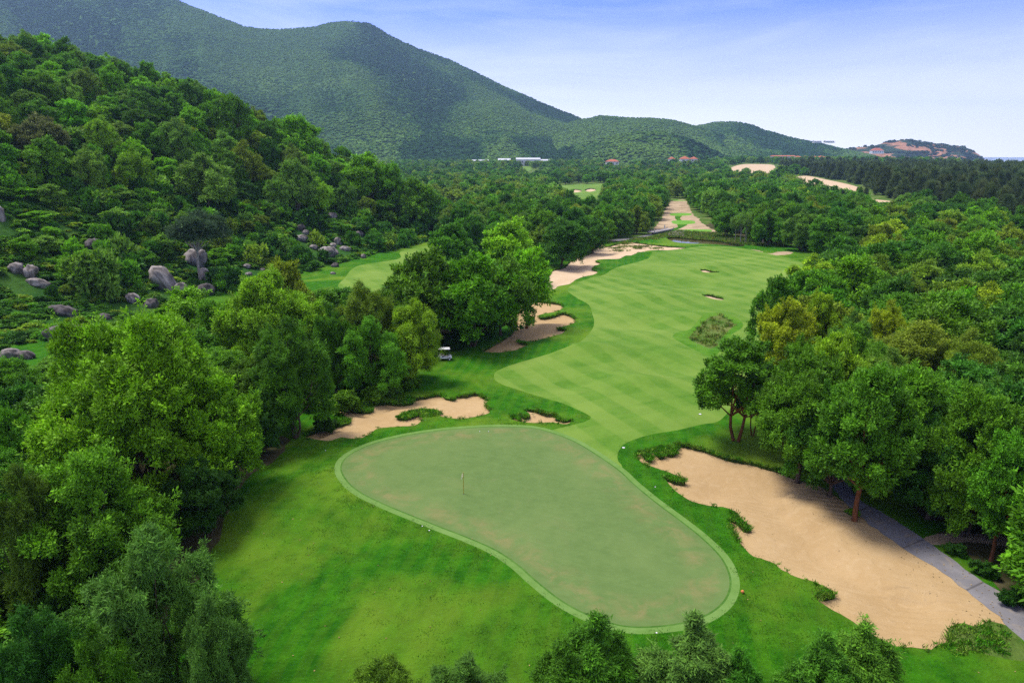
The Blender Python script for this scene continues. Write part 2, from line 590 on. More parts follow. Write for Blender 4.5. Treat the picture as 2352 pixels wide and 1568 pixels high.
BARK = mat_bark('bark', (0.055, 0.038, 0.026), (0.15, 0.105, 0.07))
BARK_RED = mat_bark('reddish bark', (0.085, 0.035, 0.016), (0.24, 0.095, 0.04))
BARK_PALE = mat_bark('pale bark', (0.22, 0.19, 0.16), (0.42, 0.38, 0.33))

m, t, out = new_mat('granite')
tc = t.n('ShaderNodeTexCoord').outputs['Object']
n1 = t.noise(tc, 0.55, 5, 0.62, 0.4); n2 = t.noise(tc, 5.0, 4, 0.7)
mp = t.n('ShaderNodeMapping', Vector=tc, Scale=(1.3, 1.3, 0.25)).outputs[0]
n3 = t.noise(mp, 1.0, 4, 0.65)
oi = t.n('ShaderNodeObjectInfo')
c = t.mix(t.ramp(n1, [(0.3, 0.0), (0.7, 1.0)]), (0.20, 0.18, 0.17), (0.40, 0.365, 0.34))
c = t.mix(t.math('MULTIPLY', t.ramp(n3, [(0.42, 0.0), (0.58, 1.0)]), 0.9), c, (0.06, 0.055, 0.052))
c = t.mix(t.math('MULTIPLY', t.ramp(n2, [(0.55, 0.0), (0.7, 1.0)]), 0.4), c, (0.42, 0.36, 0.30))
c = t.mix(1.0, c, oi.outputs['Color'], 'MULTIPLY')
principled(t, out, c, 0.9, 0.2, t.math('ADD', n1, t.math('MULTIPLY', n2, 0.35)), 0.6, 0.25)
ROCK = m

WHITE = plain('white paint', (0.75, 0.75, 0.74), 0.4, 0.4, 0.05)
ROOF_RED = plain('red roof tiles', (0.42, 0.13, 0.07), 0.8, 0.2, 0.15)
ROOF_GREY = plain('pale metal roof', (0.55, 0.56, 0.60), 0.5, 0.4, 0.06)
WALL = plain('rendered wall', (0.68, 0.67, 0.66), 0.85, 0.2, 0.06)
DARK = plain('dark rubber', (0.02, 0.02, 0.022), 0.7, 0.2, 0.2)
GLASS = plain('dark window glass', (0.04, 0.05, 0.06), 0.15, 0.5, 0.1)
WOOD = plain('weathered timber', (0.36, 0.33, 0.33), 0.85, 0.2, 0.2, 3.0)
STEEL = plain('grey steel', (0.20, 0.21, 0.25), 0.5, 0.4, 0.15, 2.0, 0.3)
YELLOW = plain('yellow fibreglass', (0.42, 0.34, 0.04), 0.5, 0.4, 0.1)
m, t, out = new_mat('pale yellow cloth')
mx = t.n('ShaderNodeMixShader', Fac=0.5)
t.link(t.n('ShaderNodeBsdfDiffuse', Color=(0.85, 0.80, 0.52, 1)).outputs[0], mx.inputs[1])
t.link(t.n('ShaderNodeBsdfTranslucent', Color=(0.85, 0.80, 0.52, 1)).outputs[0], mx.inputs[2])
t.link(mx.outputs[0], out.inputs[0])
FLAG = m
ORANGE = plain('orange plastic', (0.62, 0.20, 0.06), 0.5, 0.4, 0.1)
SEAT = plain('beige vinyl', (0.42, 0.36, 0.27), 0.6, 0.3, 0.1)

# ------------------------------------------------------------------ ground regions drawn from the photograph, laid on the terrain
GREEN_PX = [(785, 1075), (800, 1048), (850, 1022), (920, 1003), (1000, 990), (1080, 983), (1150, 980), (1220, 983), (1270, 995), (1320, 1015), (1370, 1045), (1420, 1080), (1452, 1110), (1500, 1150), (1560, 1195), (1610, 1235), (1650, 1275), (1670, 1310), (1675, 1345), (1660, 1380), (1625, 1408), (1580, 1425), (1520, 1435), (1450, 1437), (1390, 1425), (1330, 1400), (1280, 1370), (1230, 1330), (1190, 1295), (1140, 1262), (1080, 1235), (1010, 1208), (940, 1180), (880, 1155), (830, 1130), (800, 1105)]
green = smooth_poly(GREEN_PX, 0.4)


def offset(P, d):
    T = np.roll(P, -2, 0) - np.roll(P, 2, 0)
    T /= np.linalg.norm(T, axis=1)[:, None]
    N = np.stack([T[:, 1], -T[:, 0]], 1)
    A = 0.5 * np.sum(P[:, 0] * np.roll(P[:, 1], -1) - np.roll(P[:, 0], -1) * P[:, 1])
    return P + N * d * (1 if A > 0 else -1)


collar = offset(green, 0.75)
green_edge = offset(green, 0.16)
fair_px = Z(5, [(935, 470), (950, 445), (1000, 420), (1080, 393), (1200, 358), (1320, 318), (1420, 275), (1500, 230), (1540, 180), (1548, 140), (1540, 100)]) + [(1352, 700), (1325, 684), (1305, 668), (1312, 655), (1340, 644)] + Z(2, [(1560, 1170), (1640, 1140), (1740, 1100), (1850, 1070), (1890, 1050), (1940, 1020), (2100, 1000)]) + \
    Z(3, [(400, 985), (560, 990), (700, 1010), (850, 1045), (1000, 1085), (1090, 1120), (1130, 1150)]) + [(1900, 652), (1850, 680), (1790, 720), (1775, 770), (1750, 830), (1700, 900), (1660, 960)] + Z(5, [(2200, 770), (2050, 805), (1900, 830), (1790, 862), (1725, 895), (1697, 940), (1693, 985), (1720, 1030)]) + \
    [(1400, 1068), (1330, 1030), (1275, 1003), (1262, 990)] + Z(5, [(1430, 768), (1500, 748), (1528, 722), (1450, 680), (1350, 638), (1220, 600), (1100, 562), (1000, 530), (945, 500)])
fairway = smooth_poly(fair_px, jitter=0.05)
mound_rough = smooth_poly(Z(6, [(200, 225), (240, 200), (300, 190), (350, 140), (390, 100), (440, 84), (500, 88), (560, 105), (610, 130), (632, 160), (610, 190), (560, 220), (520, 270), (490, 320), (450, 350), (390, 338), (320, 305), (255, 270), (215, 248)]))
mound_wild = smooth_poly(Z(6, [(298, 232), (330, 200), (365, 170), (400, 135), (440, 110), (490, 103), (530, 120), (562, 142), (572, 165), (540, 200), (500, 245), (470, 285), (435, 306), (390, 290), (345, 270), (310, 252)]), jitter=0.3, seed=4)
B1 = smooth_poly([(1462, 1043), (1470, 1036), (1483, 1052), (1497, 1055), (1490, 1040), (1500, 1032), (1516, 1048), (1526, 1046), (1520, 1034), (1540, 1044), (1556, 1032), (1552, 1020)] + Z(8, [(225, 105), (290, 105), (330, 120), (390, 135), (450, 160), (550, 190), (640, 208), (735, 232)]) +
                 [(1800, 1083), (1860, 1105), (1905, 1130), (1950, 1160)] + Z(8, [(1335, 515), (1420, 608), (1525, 660), (1650, 735), (1790, 825), (1930, 915), (2050, 1005), (2150, 1080), (2240, 1160), (2280, 1220), (2140, 1190), (2060, 1225), (1990, 1200), (1930, 1210), (1885, 1235), (1890, 1270), (1925, 1300), (1860, 1320), (1800, 1340), (1785, 1360), (1700, 1350), (1560, 1340), (1480, 1300), (1400, 1260), (1310, 1195), (1230, 1145), (1150, 1105), (1080, 1050), (1085, 1020), (1130, 1035), (1200, 1025), (1150, 985), (1100, 960), (1060, 945), (960, 920), (900, 890), (860, 870), (830, 840), (760, 810), (690, 790), (640, 740), (605, 700), (580, 650), (552, 590), (560, 560), (600, 585), (640, 630), (680, 625), (640, 580), (590, 525), (530, 495), (450, 485), (390, 475), (320, 455), (270, 430), (210, 385), (170, 340), (150, 310), (200, 330), (260, 335), (275, 320), (200, 285), (130, 262), (60, 238), (0, 215)]) + [(1488, 1072), (1472, 1060)], jitter=0.10, seed=1)
B2 = smooth_poly([(700, 1003), (712, 992)] + Z(5, [(-60, 780), (20, 765), (60, 740), (0, 705), (-20, 680), (40, 660), (100, 680), (170, 688), (198, 680), (190, 640), (280, 632), (350, 640), (430, 635), (455, 605), (510, 600), (560, 590), (620, 588), (640, 610), (690, 612), (710, 590), (760, 590), (800, 578), (840, 582), (868, 600), (900, 620), (880, 650), (912, 680), (890, 705), (800, 725), (720, 735), (640, 725), (605, 715), (605, 690), (570, 675), (500, 670), (440, 682), (380, 692), (345, 715), (355, 730), (420, 725), (470, 705), (495, 712), (490, 745), (450, 775), (380, 780), (300, 785), (220, 795), (170, 830), (130, 850), (60, 855), (0, 848)]) + [(755, 1012), (720, 1008)], jitter=0.10, seed=2)
B3 = smooth_poly(Z(5, [(1042, 735), (1062, 715), (1090, 740), (1105, 738), (1085, 705), (1120, 722), (1155, 715), (1150, 700), (1118, 678), (1200, 682), (1250, 698), (1305, 705), (1312, 732), (1345, 736), (1362, 745), (1418, 735), (1405, 755), (1370, 768), (1290, 756), (1200, 760), (1120, 755), (1075, 748)]), jitter=0.08, seed=3)
B4 = smooth_poly(Z(2, [(860, 1628), (910, 1600), (960, 1570), (1040, 1520), (1060, 1480), (1075, 1400), (1065, 1340), (1140, 1318), (1230, 1322), (1300, 1330), (1345, 1340), (1360, 1358), (1325, 1382), (1260, 1395), (1210, 1408), (1225, 1422), (1300, 1412), (1350, 1392), (1385, 1398), (1425, 1420), (1432, 1445), (1410, 1462), (1350, 1478), (1325, 1490), (1368, 1492), (1360, 1515), (1300, 1535), (1230, 1552), (1170, 1568), (1090, 1560), (1085, 1572), (1150, 1582), (1120, 1600), (1060, 1622), (970, 1635)]), jitter=0.12, seed=5)
B5 = smooth_poly(Z(2, [(1245, 1250), (1268, 1180), (1300, 1130), (1370, 1110), (1440, 1045), (1520, 1032), (1580, 972), (1630, 985), (1720, 962), (1800, 962), (1900, 975), (2040, 988), (2110, 995), (2000, 1010), (1880, 1012), (1800, 1033), (1740, 1043), (1700, 1062), (1590, 1066), (1556, 1076), (1588, 1090), (1532, 1122), (1570, 1140), (1540, 1160), (1440, 1188), (1400, 1215), (1330, 1230), (1300, 1252)]), jitter=0.10, seed=6)
B6 = smooth_poly(Z(3, [(370, 1128), (400, 1128), (440, 1138), (488, 1143), (430, 1146), (385, 1143)]))
B7 = smooth_poly(Z(3, [(380, 1282), (430, 1282), (510, 1305), (500, 1314), (450, 1308), (410, 1296)]))
path_px = Z(8, [(1290, 450), (1340, 440), (1440, 500), (1560, 570), (1740, 690), (1940, 830), (2110, 950), (2352, 1105), (2500, 1200), (2550, 1480), (2352, 1310), (2280, 1240), (2150, 1120), (2000, 1000), (1800, 860), (1600, 730), (1450, 630), (1370, 570)])
cart_path = smooth_poly([(1815, 880), (1840, 905), (1870, 960), (1905, 1040), (1950, 1110)] + path_px[1:] + [(1930, 1140), (1880, 1060), (1845, 980), (1815, 920)], 0.8, 0.28, 17)
path2 = smooth_poly(Z(2, [(1630, 948), (1700, 940), (1780, 933), (1850, 920), (1905, 903), (1915, 912), (1860, 928), (1790, 943), (1710, 952), (1640, 958)]), 0.8)
fair2_out = smooth_poly(Z(2, [(-60, 1140), (0, 1100), (100, 1070), (200, 1025), (330, 1000), (440, 962), (540, 945), (640, 985), (620, 1060), (420, 1180), (330, 1280), (200, 1290), (60, 1290), (-20, 1250), (-70, 1200)]))
fair2 = smooth_poly(Z(2, [(-20, 1230), (20, 1180), (60, 1130), (130, 1098), (350, 1062), (360, 1022), (440, 1000), (530, 985), (610, 1010), (590, 1060), (400, 1170), (320, 1260), (200, 1265), (60, 1262)]))
tee_sand = smooth_poly(Z(2, [(2048, 703), (2108, 703), (2140, 770), (2200, 830), (2250, 870), (2310, 898), (2200, 908), (2100, 885), (2000, 880), (1910, 888), (1960, 820), (1985, 760), (2010, 720)]), jitter=0.5, seed=9)
tees = [smooth_poly(Z(2, q), 1.0) for q in ([(2022, 784), (2130, 783), (2135, 796), (2026, 798)], [(2032, 829), (2150, 829), (2158, 847), (2042, 849)], [(2112, 882), (2250, 883), (2256, 897), (2108, 896)], [(2035, 703), (2100, 703), (2102, 708), (2035, 708)])]
tee_link = smooth_poly(Z(2, [(2048, 799), (2085, 799), (2075, 815), (2085, 828), (2060, 828), (2045, 815)]) , 1.0)
tee_link2 = smooth_poly(Z(2, [(2060, 850), (2120, 850), (2090, 870), (2050, 885), (2010, 890), (2020, 878), (2060, 868)]), 1.0)
pond = smooth_poly(Z(3, [(165, 935), (210, 928), (300, 936), (480, 950), (560, 962), (640, 976), (600, 988), (420, 972), (300, 968), (210, 958)]), 1.0)
pond2 = smooth_poly(Z(2, [(1470, 806), (1550, 804), (1556, 824), (1480, 824)]), 1.0)
fair3 = smooth_poly(Z(2, [(1275, 606), (1350, 612), (1420, 610), (1640, 604), (1645, 640), (1580, 660), (1540, 760), (1490, 775), (1440, 750), (1430, 700), (1390, 650), (1300, 640)]))
b8 = smooth_poly(Z(2, [(1392, 650), (1430, 636), (1475, 645), (1440, 656)]))
b9 = smooth_poly(Z(2, [(1490, 642), (1525, 630), (1562, 640), (1522, 652)]))
b10 = smooth_poly(Z(2, [(1592, 626), (1615, 618), (1640, 622), (1620, 632)]))
fair4 = smooth_poly(Z(2, [(1050, 503), (1100, 497), (1155, 500), (1155, 522), (1060, 527)]))
fair5 = smooth_poly(Z(2, [(585, 775), (640, 768), (730, 800), (720, 838), (620, 842), (560, 800)]))
tee_left = smooth_poly([(-15, 925), (20, 916), (60, 914), (78, 932), (45, 946), (-10, 948)], 1.0)
sandA = smooth_poly([(1672, 394), (1690, 381), (1720, 377), (1775, 379), (1775, 396), (1745, 400), (1700, 400)], 8)
sandB = smooth_poly([(1815, 412), (1850, 404), (1905, 414), (1965, 428), (1990, 446), (1940, 446), (1860, 434)], 4)
sandC = smooth_poly([(1955, 452), (2010, 458), (2065, 466), (2085, 482), (2030, 486), (1985, 476)], 3)
waste = smooth_poly([(2170, 1462), (2185, 1440), (2230, 1428), (2290, 1418), (2352, 1470), (2352, 1520), (2270, 1500), (2210, 1490)], 0.8, 0.3, 3)
strip1 = smooth_poly(Z(3, [(620, 1000), (720, 1010), (790, 1030), (860, 1018), (930, 1022), (900, 1036), (800, 1040), (700, 1018)]), 1.0, 0.5, 3)
side_green = smooth_poly(Z(8, [(1570, 570), (1700, 568), (1850, 575), (1990, 590), (2080, 600), (2000, 640), (1850, 640), (1760, 665), (1720, 670), (1640, 620)]), 0.8)
side_sand = smooth_poly(Z(8, [(1740, 690), (1790, 660), (1900, 650), (2100, 655), (2300, 680), (2352, 700), (2352, 740), (2100, 710), (1950, 705), (1850, 720), (1790, 720)]), 0.8, 0.2, 8)
WOOD_R = [(36.5, 40), (36.5, 62), (31, 64), (29, 72), (36, 78), (41, 90), (47, 112), (56, 130), (70, 150), (88, 172), (97, 190), (104, 215), (95, 240), (88, 268), (120, 330), (420, 330), (300, 120), (120, 20), (60, 0), (42, 20)]
wood_r = smooth_poly(WOOD_R, 2.0, 1.0, 12, world=True)
WOOD_L = [(-60, 20), (-28, 20), (-25.5, 38), (-25, 50), (-26.5, 60), (-25, 70), (-30, 80), (-24, 92), (-18, 100), (-16, 110), (-14, 112), (-8, 120), (-6, 128), (-30, 124), (-44, 118), (-60, 100), (-66, 80)]
wood_l = smooth_poly(WOOD_L, 1.5, 1.0, 13, world=True)

# (name, polygon, material, kind, lip depth, bowl depth)
REG = [
    ('putting_green', green, G_GREEN, 'flat', 0, 0),
    ('green_edge', green_edge, G_EDGE, 'flat', 0, 0),
    ('green_collar', collar, G_COLLAR, 'flat', 0, 0),
    ('cart_path', cart_path, PATH, 'flat', 0, 0),
    ('sand_bunker', B1, SAND, 'sand', 0.42, 0.55),
    ('sand_bunker', B2, SAND, 'sand', 0.40, 0.5),
    ('sand_bunker', B3, SAND, 'sand', 0.45, 0.45),
    ('sand_bunker', B4, SAND, 'sand', 0.40, 0.5),
    ('sand_bunker', B5, SAND_FAR, 'sand', 0.35, 0.4),
    ('sand_bunker', B6, SAND_FAR, 'sand', 0.40, 0.3),
    ('sand_bunker', B7, SAND_FAR, 'sand', 0.40, 0.3),
    ('sand_bunker', b8, SAND_FAR, 'sand', 0.9, 0.6),
    ('sand_bunker', b9, SAND_FAR, 'sand', 0.9, 0.6),
    ('sand_bunker', b10, SAND_FAR, 'sand', 0.6, 0.5),
    ('footpath', path2, PATH, 'flat', 0, 0),
    ('pond_water', pond, POND, 'sand', 0.7, 0.0),
    ('pond_water', pond2, POND, 'sand', 0.5, 0.0),
    ('wild_grass_mound', mound_wild, G_WILD, 'flat', 0, 0),
    ('mound_rough', mound_rough, G_SEMI, 'flat', 0, 0),
    ('tee_box', tees[0], G_TEE, 'flat', 0, 0),
    ('tee_box', tees[1], G_TEE, 'flat', 0, 0),
    ('tee_box', tees[2], G_TEE, 'flat', 0, 0),
    ('tee_box', tees[3], G_TEE, 'flat', 0, 0),
    ('tee_walkway', tee_link, G_ROUGH, 'flat', 0, 0),
    ('tee_walkway', tee_link2, G_ROUGH, 'flat', 0, 0),
    ('sandy_ground', tee_sand, SAND_WASTE, 'flat', 0, 0),
    ('fairway', fairway, G_FAIR, 'flat', 0, 0),
    ('fairway', fair2, G_FAIR, 'flat', 0, 0),
    ('fairway_rough', fair2_out, G_ROUGH, 'flat', 0, 0),
    ('fairway', fair3, G_FAIR, 'flat', 0, 0),
    ('fairway', fair4, G_FAIR, 'flat', 0, 0),
    ('fairway', fair5, G_FAIR, 'flat', 0, 0),
    ('tee_box', tee_left, G_TEE, 'flat', 0, 0),
    ('sandy_ground', sandA, SAND_FAR, 'flat', 0, 0),
    ('sandy_ground', sandB, SAND_FAR, 'flat', 0, 0),
    ('sandy_ground', sandC, SAND_FAR, 'flat', 0, 0),
    ('sandy_ground', strip1, SAND_WASTE, 'flat', 0, 0),
    ('scrub_ground', waste, G_WILD, 'flat', 0, 0),
    ('rough_strip', side_green, G_ROUGH, 'flat', 0, 0),
    ('sandy_ground', side_sand, SAND_WASTE, 'flat', 0, 0),
    ('woodland_ground', wood_r, G_FLOOR, 'flat', 0, 0),
    ('woodland_ground', wood_l, G_FLOOR, 'flat', 0, 0),
]


def coast(y):
    return np.interp(y, [-100, 500, 1000, 1500, 1900], [520, 620, 760, 800, 880])


def build_ground():
    pts = []
    y = 8.0
    while y < 1750:
        st = max(1.15, 0.0165 * y)
        x0, x1 = -min(0.95 * y + 60, 900), 0.95 * y + 70
        xs = np.arange(x0, x1, st)
        r = rng.random((len(xs), 2)) - 0.5
        pts.append(np.stack([xs + r[:, 0] * st * 0.5, y + r[:, 1] * st * 0.5], 1))
        y += st * 0.9
    xs = np.linspace(-200, 200, 15)
    for yy in (-60, -40, -20, -5):
        pts.append(np.stack([xs, np.full(15, yy)], 1))
    P = np.concatenate(pts)
    V = [Vector((float(a), float(b))) for a, b in P]
    E = []
    for rg in REG:
        q = rg[1]
        b = len(V)
        V += [Vector((float(a), float(c))) for a, c in q]
        E += [(b + i, b + (i + 1) % len(q)) for i in range(len(q))]
    v, e, f, *_ = geometry.delaunay_2d_cdt(V, E, [], 0, 1e-4)
    v = np.array([(p.x, p.y) for p in v])
    f = np.array([t for t in f if len(t) == 3])
    c = v[f].mean(1)
    keep = (c[:, 0] < coast(c[:, 1]))
    f, c = f[keep], c[keep]
    cls = np.full(len(f), -1)
    for k in range(len(REG) - 1, -1, -1):
        q = REG[k][1]
        bb = (c[:, 0] >= q[:, 0].min()) & (c[:, 0] <= q[:, 0].max()) & (c[:, 1] >= q[:, 1].min()) & (c[:, 1] <= q[:, 1].max())
        i = np.nonzero(bb)[0]
        if len(i):
            cls[i[inside(c[i, 0], c[i, 1], q)]] = k
    s = hill_s(c[:, 0], c[:, 1])
    base = (cls == -1) | (cls >= len(REG) - 2)
    cls[base & (s > 1.5)] = -2
    cls[(cls == -1) & (c[:, 1] > 258 + 0.12 * np.abs(c[:, 0]))] = -3
    zt = H(v[:, 0], v[:, 1])
    sandlike = np.array([k >= 0 and REG[k][3] == 'sand' for k in cls])
    groups = {}
    for k in np.unique(cls):
        groups.setdefault(k, np.nonzero(cls == k)[0])
    extra = {-1: ('rough_grass', G_ROUGH), -2: ('hillside', G_HILL), -3: ('wild_ground', G_WILD)}
    for k, idx in groups.items():
        name, mt = extra[k] if k < 0 else (REG[k][0], REG[k][2])
        ff = f[idx]
        u, inv = np.unique(ff, return_inverse=True)
        F = inv.reshape(ff.shape)
        z = zt[u].copy()
        wall = None
        if k >= 0 and REG[k][3] == 'sand':
            lip, bowl = REG[k][4], REG[k][5]
            ed = np.concatenate([F[:, [0, 1]], F[:, [1, 2]], F[:, [2, 0]]])
            key = np.sort(ed, 1)
            _, i0, cnt = np.unique(key, axis=0, return_index=True, return_counts=True)
            be = ed[i0[cnt == 1]]
            bv = np.unique(be)
            B = v[u][bv]
            X = v[u]
            d = np.full(len(X), 1e9); near = np.zeros(len(X), int)
            for j in range(len(B)):
                dd = np.hypot(X[:, 0] - B[j, 0], X[:, 1] - B[j, 1])
                m_ = dd < d
                d[m_] = dd[m_]; near[m_] = j
            out_n = np.zeros((len(X), 2))
            dv = X[be[:, 1]] - X[be[:, 0]]
            en = np.stack([dv[:, 1], -dv[:, 0]], 1) / (np.linalg.norm(dv, axis=1)[:, None] + 1e-9)
            np.add.at(out_n, be[:, 0], en); np.add.at(out_n, be[:, 1], en)
            lipv = lip * (0.18 + 0.82 * sstep(out_n[bv, 1] / 2, -.35, .35))   # banks face the fairway side, the near edge is almost flush
            if REG[k][1] is B1:        # no lip along the path and under the trees
                dp = seg_dist(B[:, 0], B[:, 1], cart_path, True)
                lipv = lip * sstep(dp, 0.8, 3.5)
            if name == 'sand_bunker':
                lipv = lipv * (0.65 + 0.7 * vnoise(B[:, 0] / 2.2, B[:, 1] / 2.2, 5))
            z = z - lipv[near] - bowl * sstep(d, 0, 4.5) * np.clip(lipv[near] / max(lip, .01), 0.15, 1)
            if name == 'pond_water':
                z[:] = zt[u].min() - lip * 0.6
            wall = (be, zt[u], z.copy())
        V3 = np.column_stack([v[u], z])
        edge_d = seg_dist(V3[:, 0], V3[:, 1], green, True) / 6.0 if name == 'putting_green' else None
        cen = np.array([*v[u].mean(0), 0.0]) * 0
        o = link(name, mesh_np(name, V3, F, True), mt, kind='structure')
        if edge_d is not None:
            at_ = o.data.attributes.new('edge', 'FLOAT', 'POINT')
            at_.data.foreach_set('value', np.ascontiguousarray(edge_d, np.float32))
        if wall is not None:
            be, zt_, zl = wall
            n = len(be)
            a, b = be[:, 0], be[:, 1]
            XY = v[u]
            W = np.concatenate([np.column_stack([XY[a], zt_[a] + 0.01]), np.column_stack([XY[b], zt_[b] + 0.01]), np.column_stack([XY[b], zl[b] - 0.02]), np.column_stack([XY[a], zl[a] - 0.02])])
            i = np.arange(n)
            link('bank', mesh_np('bank', W, np.stack([i, i + n, i + 2 * n, i + 3 * n], 1), True), LIP, o)


build_ground()
sea_me = mesh_np('sea', np.array([(-7000, -300, -4), (7000, -300, -4), (7000, 9000, -4), (-7000, 9000, -4)]), np.array([(0, 1, 2, 3)]))
link('sea', sea_me, SEA, kind='structure')

# ------------------------------------------------------------------ far hills
LAYERS = [
    # skyline pixels, ridge distance, base distance
    ([(-500, -330), (-300, -210), (-100, -120), (100, -75), (250, -50), (400, -2), (480, 30), (560, 60), (600, 66), (640, 67), (720, 62), (760, 52), (800, 48), (850, 55), (900, 85), (960, 112), (1040, 140), (1100, 170), (1160, 200), (1250, 240), (1330, 270), (1400, 305), (1480, 340), (1560, 362), (1640, 380)], 2700, 1350),
    ([(1050, 372), (1150, 345), (1250, 305), (1330, 276), (1380, 266), (1440, 270), (1500, 272), (1550, 277), (1590, 289), (1640, 303), (1720, 335), (1790, 360), (1850, 378)], 2250, 1500),
    ([(1450, 340), (1560, 296), (1600, 288), (1640, 281), (1690, 279), (1730, 290), (1760, 302), (1800, 314), (1850, 324), (1900, 334), (1950, 346), (2000, 357), (2040, 372), (2080, 385)], 2600, 1600),
    ([(1230, 372), (1280, 352), (1330, 332), (1400, 312), (1450, 304), (1520, 304), (1580, 320), (1640, 347), (1670, 364), (1700, 380)], 1650, 1300),
    ([(820, 300), (900, 330), (1000, 348), (1100, 352), (1200, 362), (1260, 376)], 1750, 1350),
]


def mountain_z(a, y, veg_shading=False):
    z = np.full(a.shape, -12.0); relief_shade = np.zeros(a.shape)
    wx = a * y
    for li, (sk, yr, yb) in enumerate(LAYERS):
        q = np.array(sk, float)
        r, c1, c2 = ray(q[:, 0], q[:, 1])
        aa, ee = r / c1, c2 / c1
        warp = (fbm(a * 9 + 3.1 * li, y / 900, 3, 20 + li) - 0.5)
        yr_ = yr + 260 * (vnoise(a * 5, a * 0 + li, 8) - 0.5)
        zr = CAMZ + np.interp(a, aa, ee, left=-0.2, right=-0.2) * yr_
        t = (y - yb) / (yr_ - yb)
        rg_ = 1 - np.abs(2 * vnoise((a + 0.06 * warp) * 7.5 + li * 7 + .35 * y / 900, y / 1500 + li, 70 + li) - 1)
        spur = .62 * (rg_ - .5) + .68 * (fbm((a + 0.05 * warp) * 16 + li * 7, y / 420, 4, 30 + li) - 0.5)
        tt = np.clip(t, 0, 1)
        prof = tt ** 1.25
        prof = prof * (1 + 1.0 * spur * (1 - tt) * np.minimum(1, 4 * tt))
        prof = np.where(t > 1, 1 - 0.9 * (t - 1) - 1.2 * (t - 1) ** 2, prof)
        h = -14 + np.maximum(zr + 14, 0.5) * np.where(t < 0, t * 0.4, prof)
        h = h + (fbm(wx / 90, y / 90, 3, 40) - 0.5) * 16 * np.clip(tt * 4, 0, 1) * (1 - 0.7 * sstep(np.abs(t - 1), 0.12, 0.0))
        relief_shade = np.where(h > z, spur + .22 * tt + .25 * (vnoise(a * 14, y / 260, 50 + li) - .5), relief_shade)  # spurs lighter, gullies darker: relief shading painted in with the plant cover
        z = np.maximum(z, h)
    return (z, relief_shade) if veg_shading else z


def headland_z(a, y):
    q = np.array([(1880, 372), (1920, 350), (1960, 339), (2010, 334), (2040, 325), (2080, 320), (2130, 327), (2190, 335), (2215, 337), (2232, 346), (2248, 354), (2258, 364), (2266, 371), (2285, 374)], float)
    r, c1, c2 = ray(q[:, 0], q[:, 1])
    aa, ee = r / c1, c2 / c1
    yr, yb = 2850, 2560
    zr = CAMZ + np.interp(a, aa, ee, left=-0.05, right=-0.02) * yr
    t = (y - yb) / (yr - yb)
    tt = np.clip(t, 0, 1)
    terr = fbm(a * 60, y / 160, 4, 61)
    pr = tt ** 0.7 + 0.35 * (terr - 0.5) * np.minimum(1, 3 * tt) * (1 - tt)
    pr = np.where(t > 1, 1 - 1.5 * (t - 1), pr)
    return -9 + np.maximum(zr + 9, 0.5) * np.where(t < 0, t * 0.3, pr)


m, t, out = new_mat('forested hills')
tc = t.n('ShaderNodeTexCoord').outputs['Object']
n1 = t.noise(tc, 0.006, 5, 0.65, 0.6); n2 = t.noise(tc, 0.05, 4, 0.7); n3 = t.noise(tc, 0.0028, 3, 0.6, 0.8)
c = t.mix(t.ramp(n1, [(0.35, 0.0), (0.65, 1.0)]), (0.030, 0.080, 0.018), (0.065, 0.140, 0.028))
c = t.mix(t.math('MULTIPLY', t.ramp(n3, [(0.5, 0.0), (0.7, 1.0)]), 0.6), c, (0.11, 0.19, 0.045))
c = t.mix(t.math('MULTIPLY', t.ramp(n2, [(0.35, 1.0), (0.55, 0.0)]), 0.5), c, (0.014, 0.034, 0.014))
principled(t, out, c, 0.95, 0.05, n2, 1.0, 14.0)
HILLS = m
m, t, out = new_mat('red cliff and scrub')
tc = t.n('ShaderNodeTexCoord').outputs['Object']
n1 = t.noise(tc, 0.011, 5, 0.65, 1.0); n2 = t.noise(tc, 0.05, 4, 0.7)
mp = t.n('ShaderNodeMapping', Vector=tc, Scale=(0.6, 0.6, 4.0)).outputs[0]
n4 = t.noise(mp, 0.010, 4, 0.6, 0.4)
c = t.mix(t.ramp(n2, [(0.3, 0.0), (0.7, 1.0)]), (0.30, 0.135, 0.075), (0.46, 0.25, 0.15))
c = t.mix(t.ramp(n4, [(0.47, 0.0), (0.53, 1.0)]), (0.030, 0.055, 0.024), c)
principled(t, out, c, 0.95, 0.05, n2, 0.8, 6.0)
CLIFF = m


def polar_grid(name, a0, a1, na, y0, y1, ny, zf, mat):
    a = np.linspace(a0, a1, na)
    y = np.geomspace(y0, y1, ny)
    A, Y = np.meshgrid(a, y)
    Zz = zf(A, Y)
    V = np.stack([(A * Y).ravel(), Y.ravel(), Zz.ravel()], 1)
    i = np.arange(ny * na).reshape(ny, na)
    F = np.stack([i[:-1, :-1].ravel(), i[:-1, 1:].ravel(), i[1:, 1:].ravel(), i[1:, :-1].ravel()], 1)
    link(name, mesh_np(name, V, F, True), mat, kind='structure')


polar_grid('mountain', -1.15, 0.62, 560, 1290, 3900, 230, mountain_z, HILLS)
polar_grid('headland', 0.42, 0.76, 240, 2480, 3100, 90, headland_z, CLIFF)

# ------------------------------------------------------------------ foliage
def unit(v):
    return v / (np.linalg.norm(v, axis=-1, keepdims=True) + 1e-9)


def leaf_mesh(C, along, nrm, L, W, fold=0.0):
    """diamond leaves"""
    side = unit(np.cross(along, nrm))
    L = L[:, None]; W = W[:, None]
    b = C
    l = C + along * L * 0.5 + side * W * 0.5 - nrm * L * fold
    tp = C + along * L
    r = C + along * L * 0.5 - side * W * 0.5 - nrm * L * fold
    V = np.stack([b, r, tp, l], 1).reshape(-1, 3)
    n = len(C)
    return V, np.arange(n * 4).reshape(n, 4)


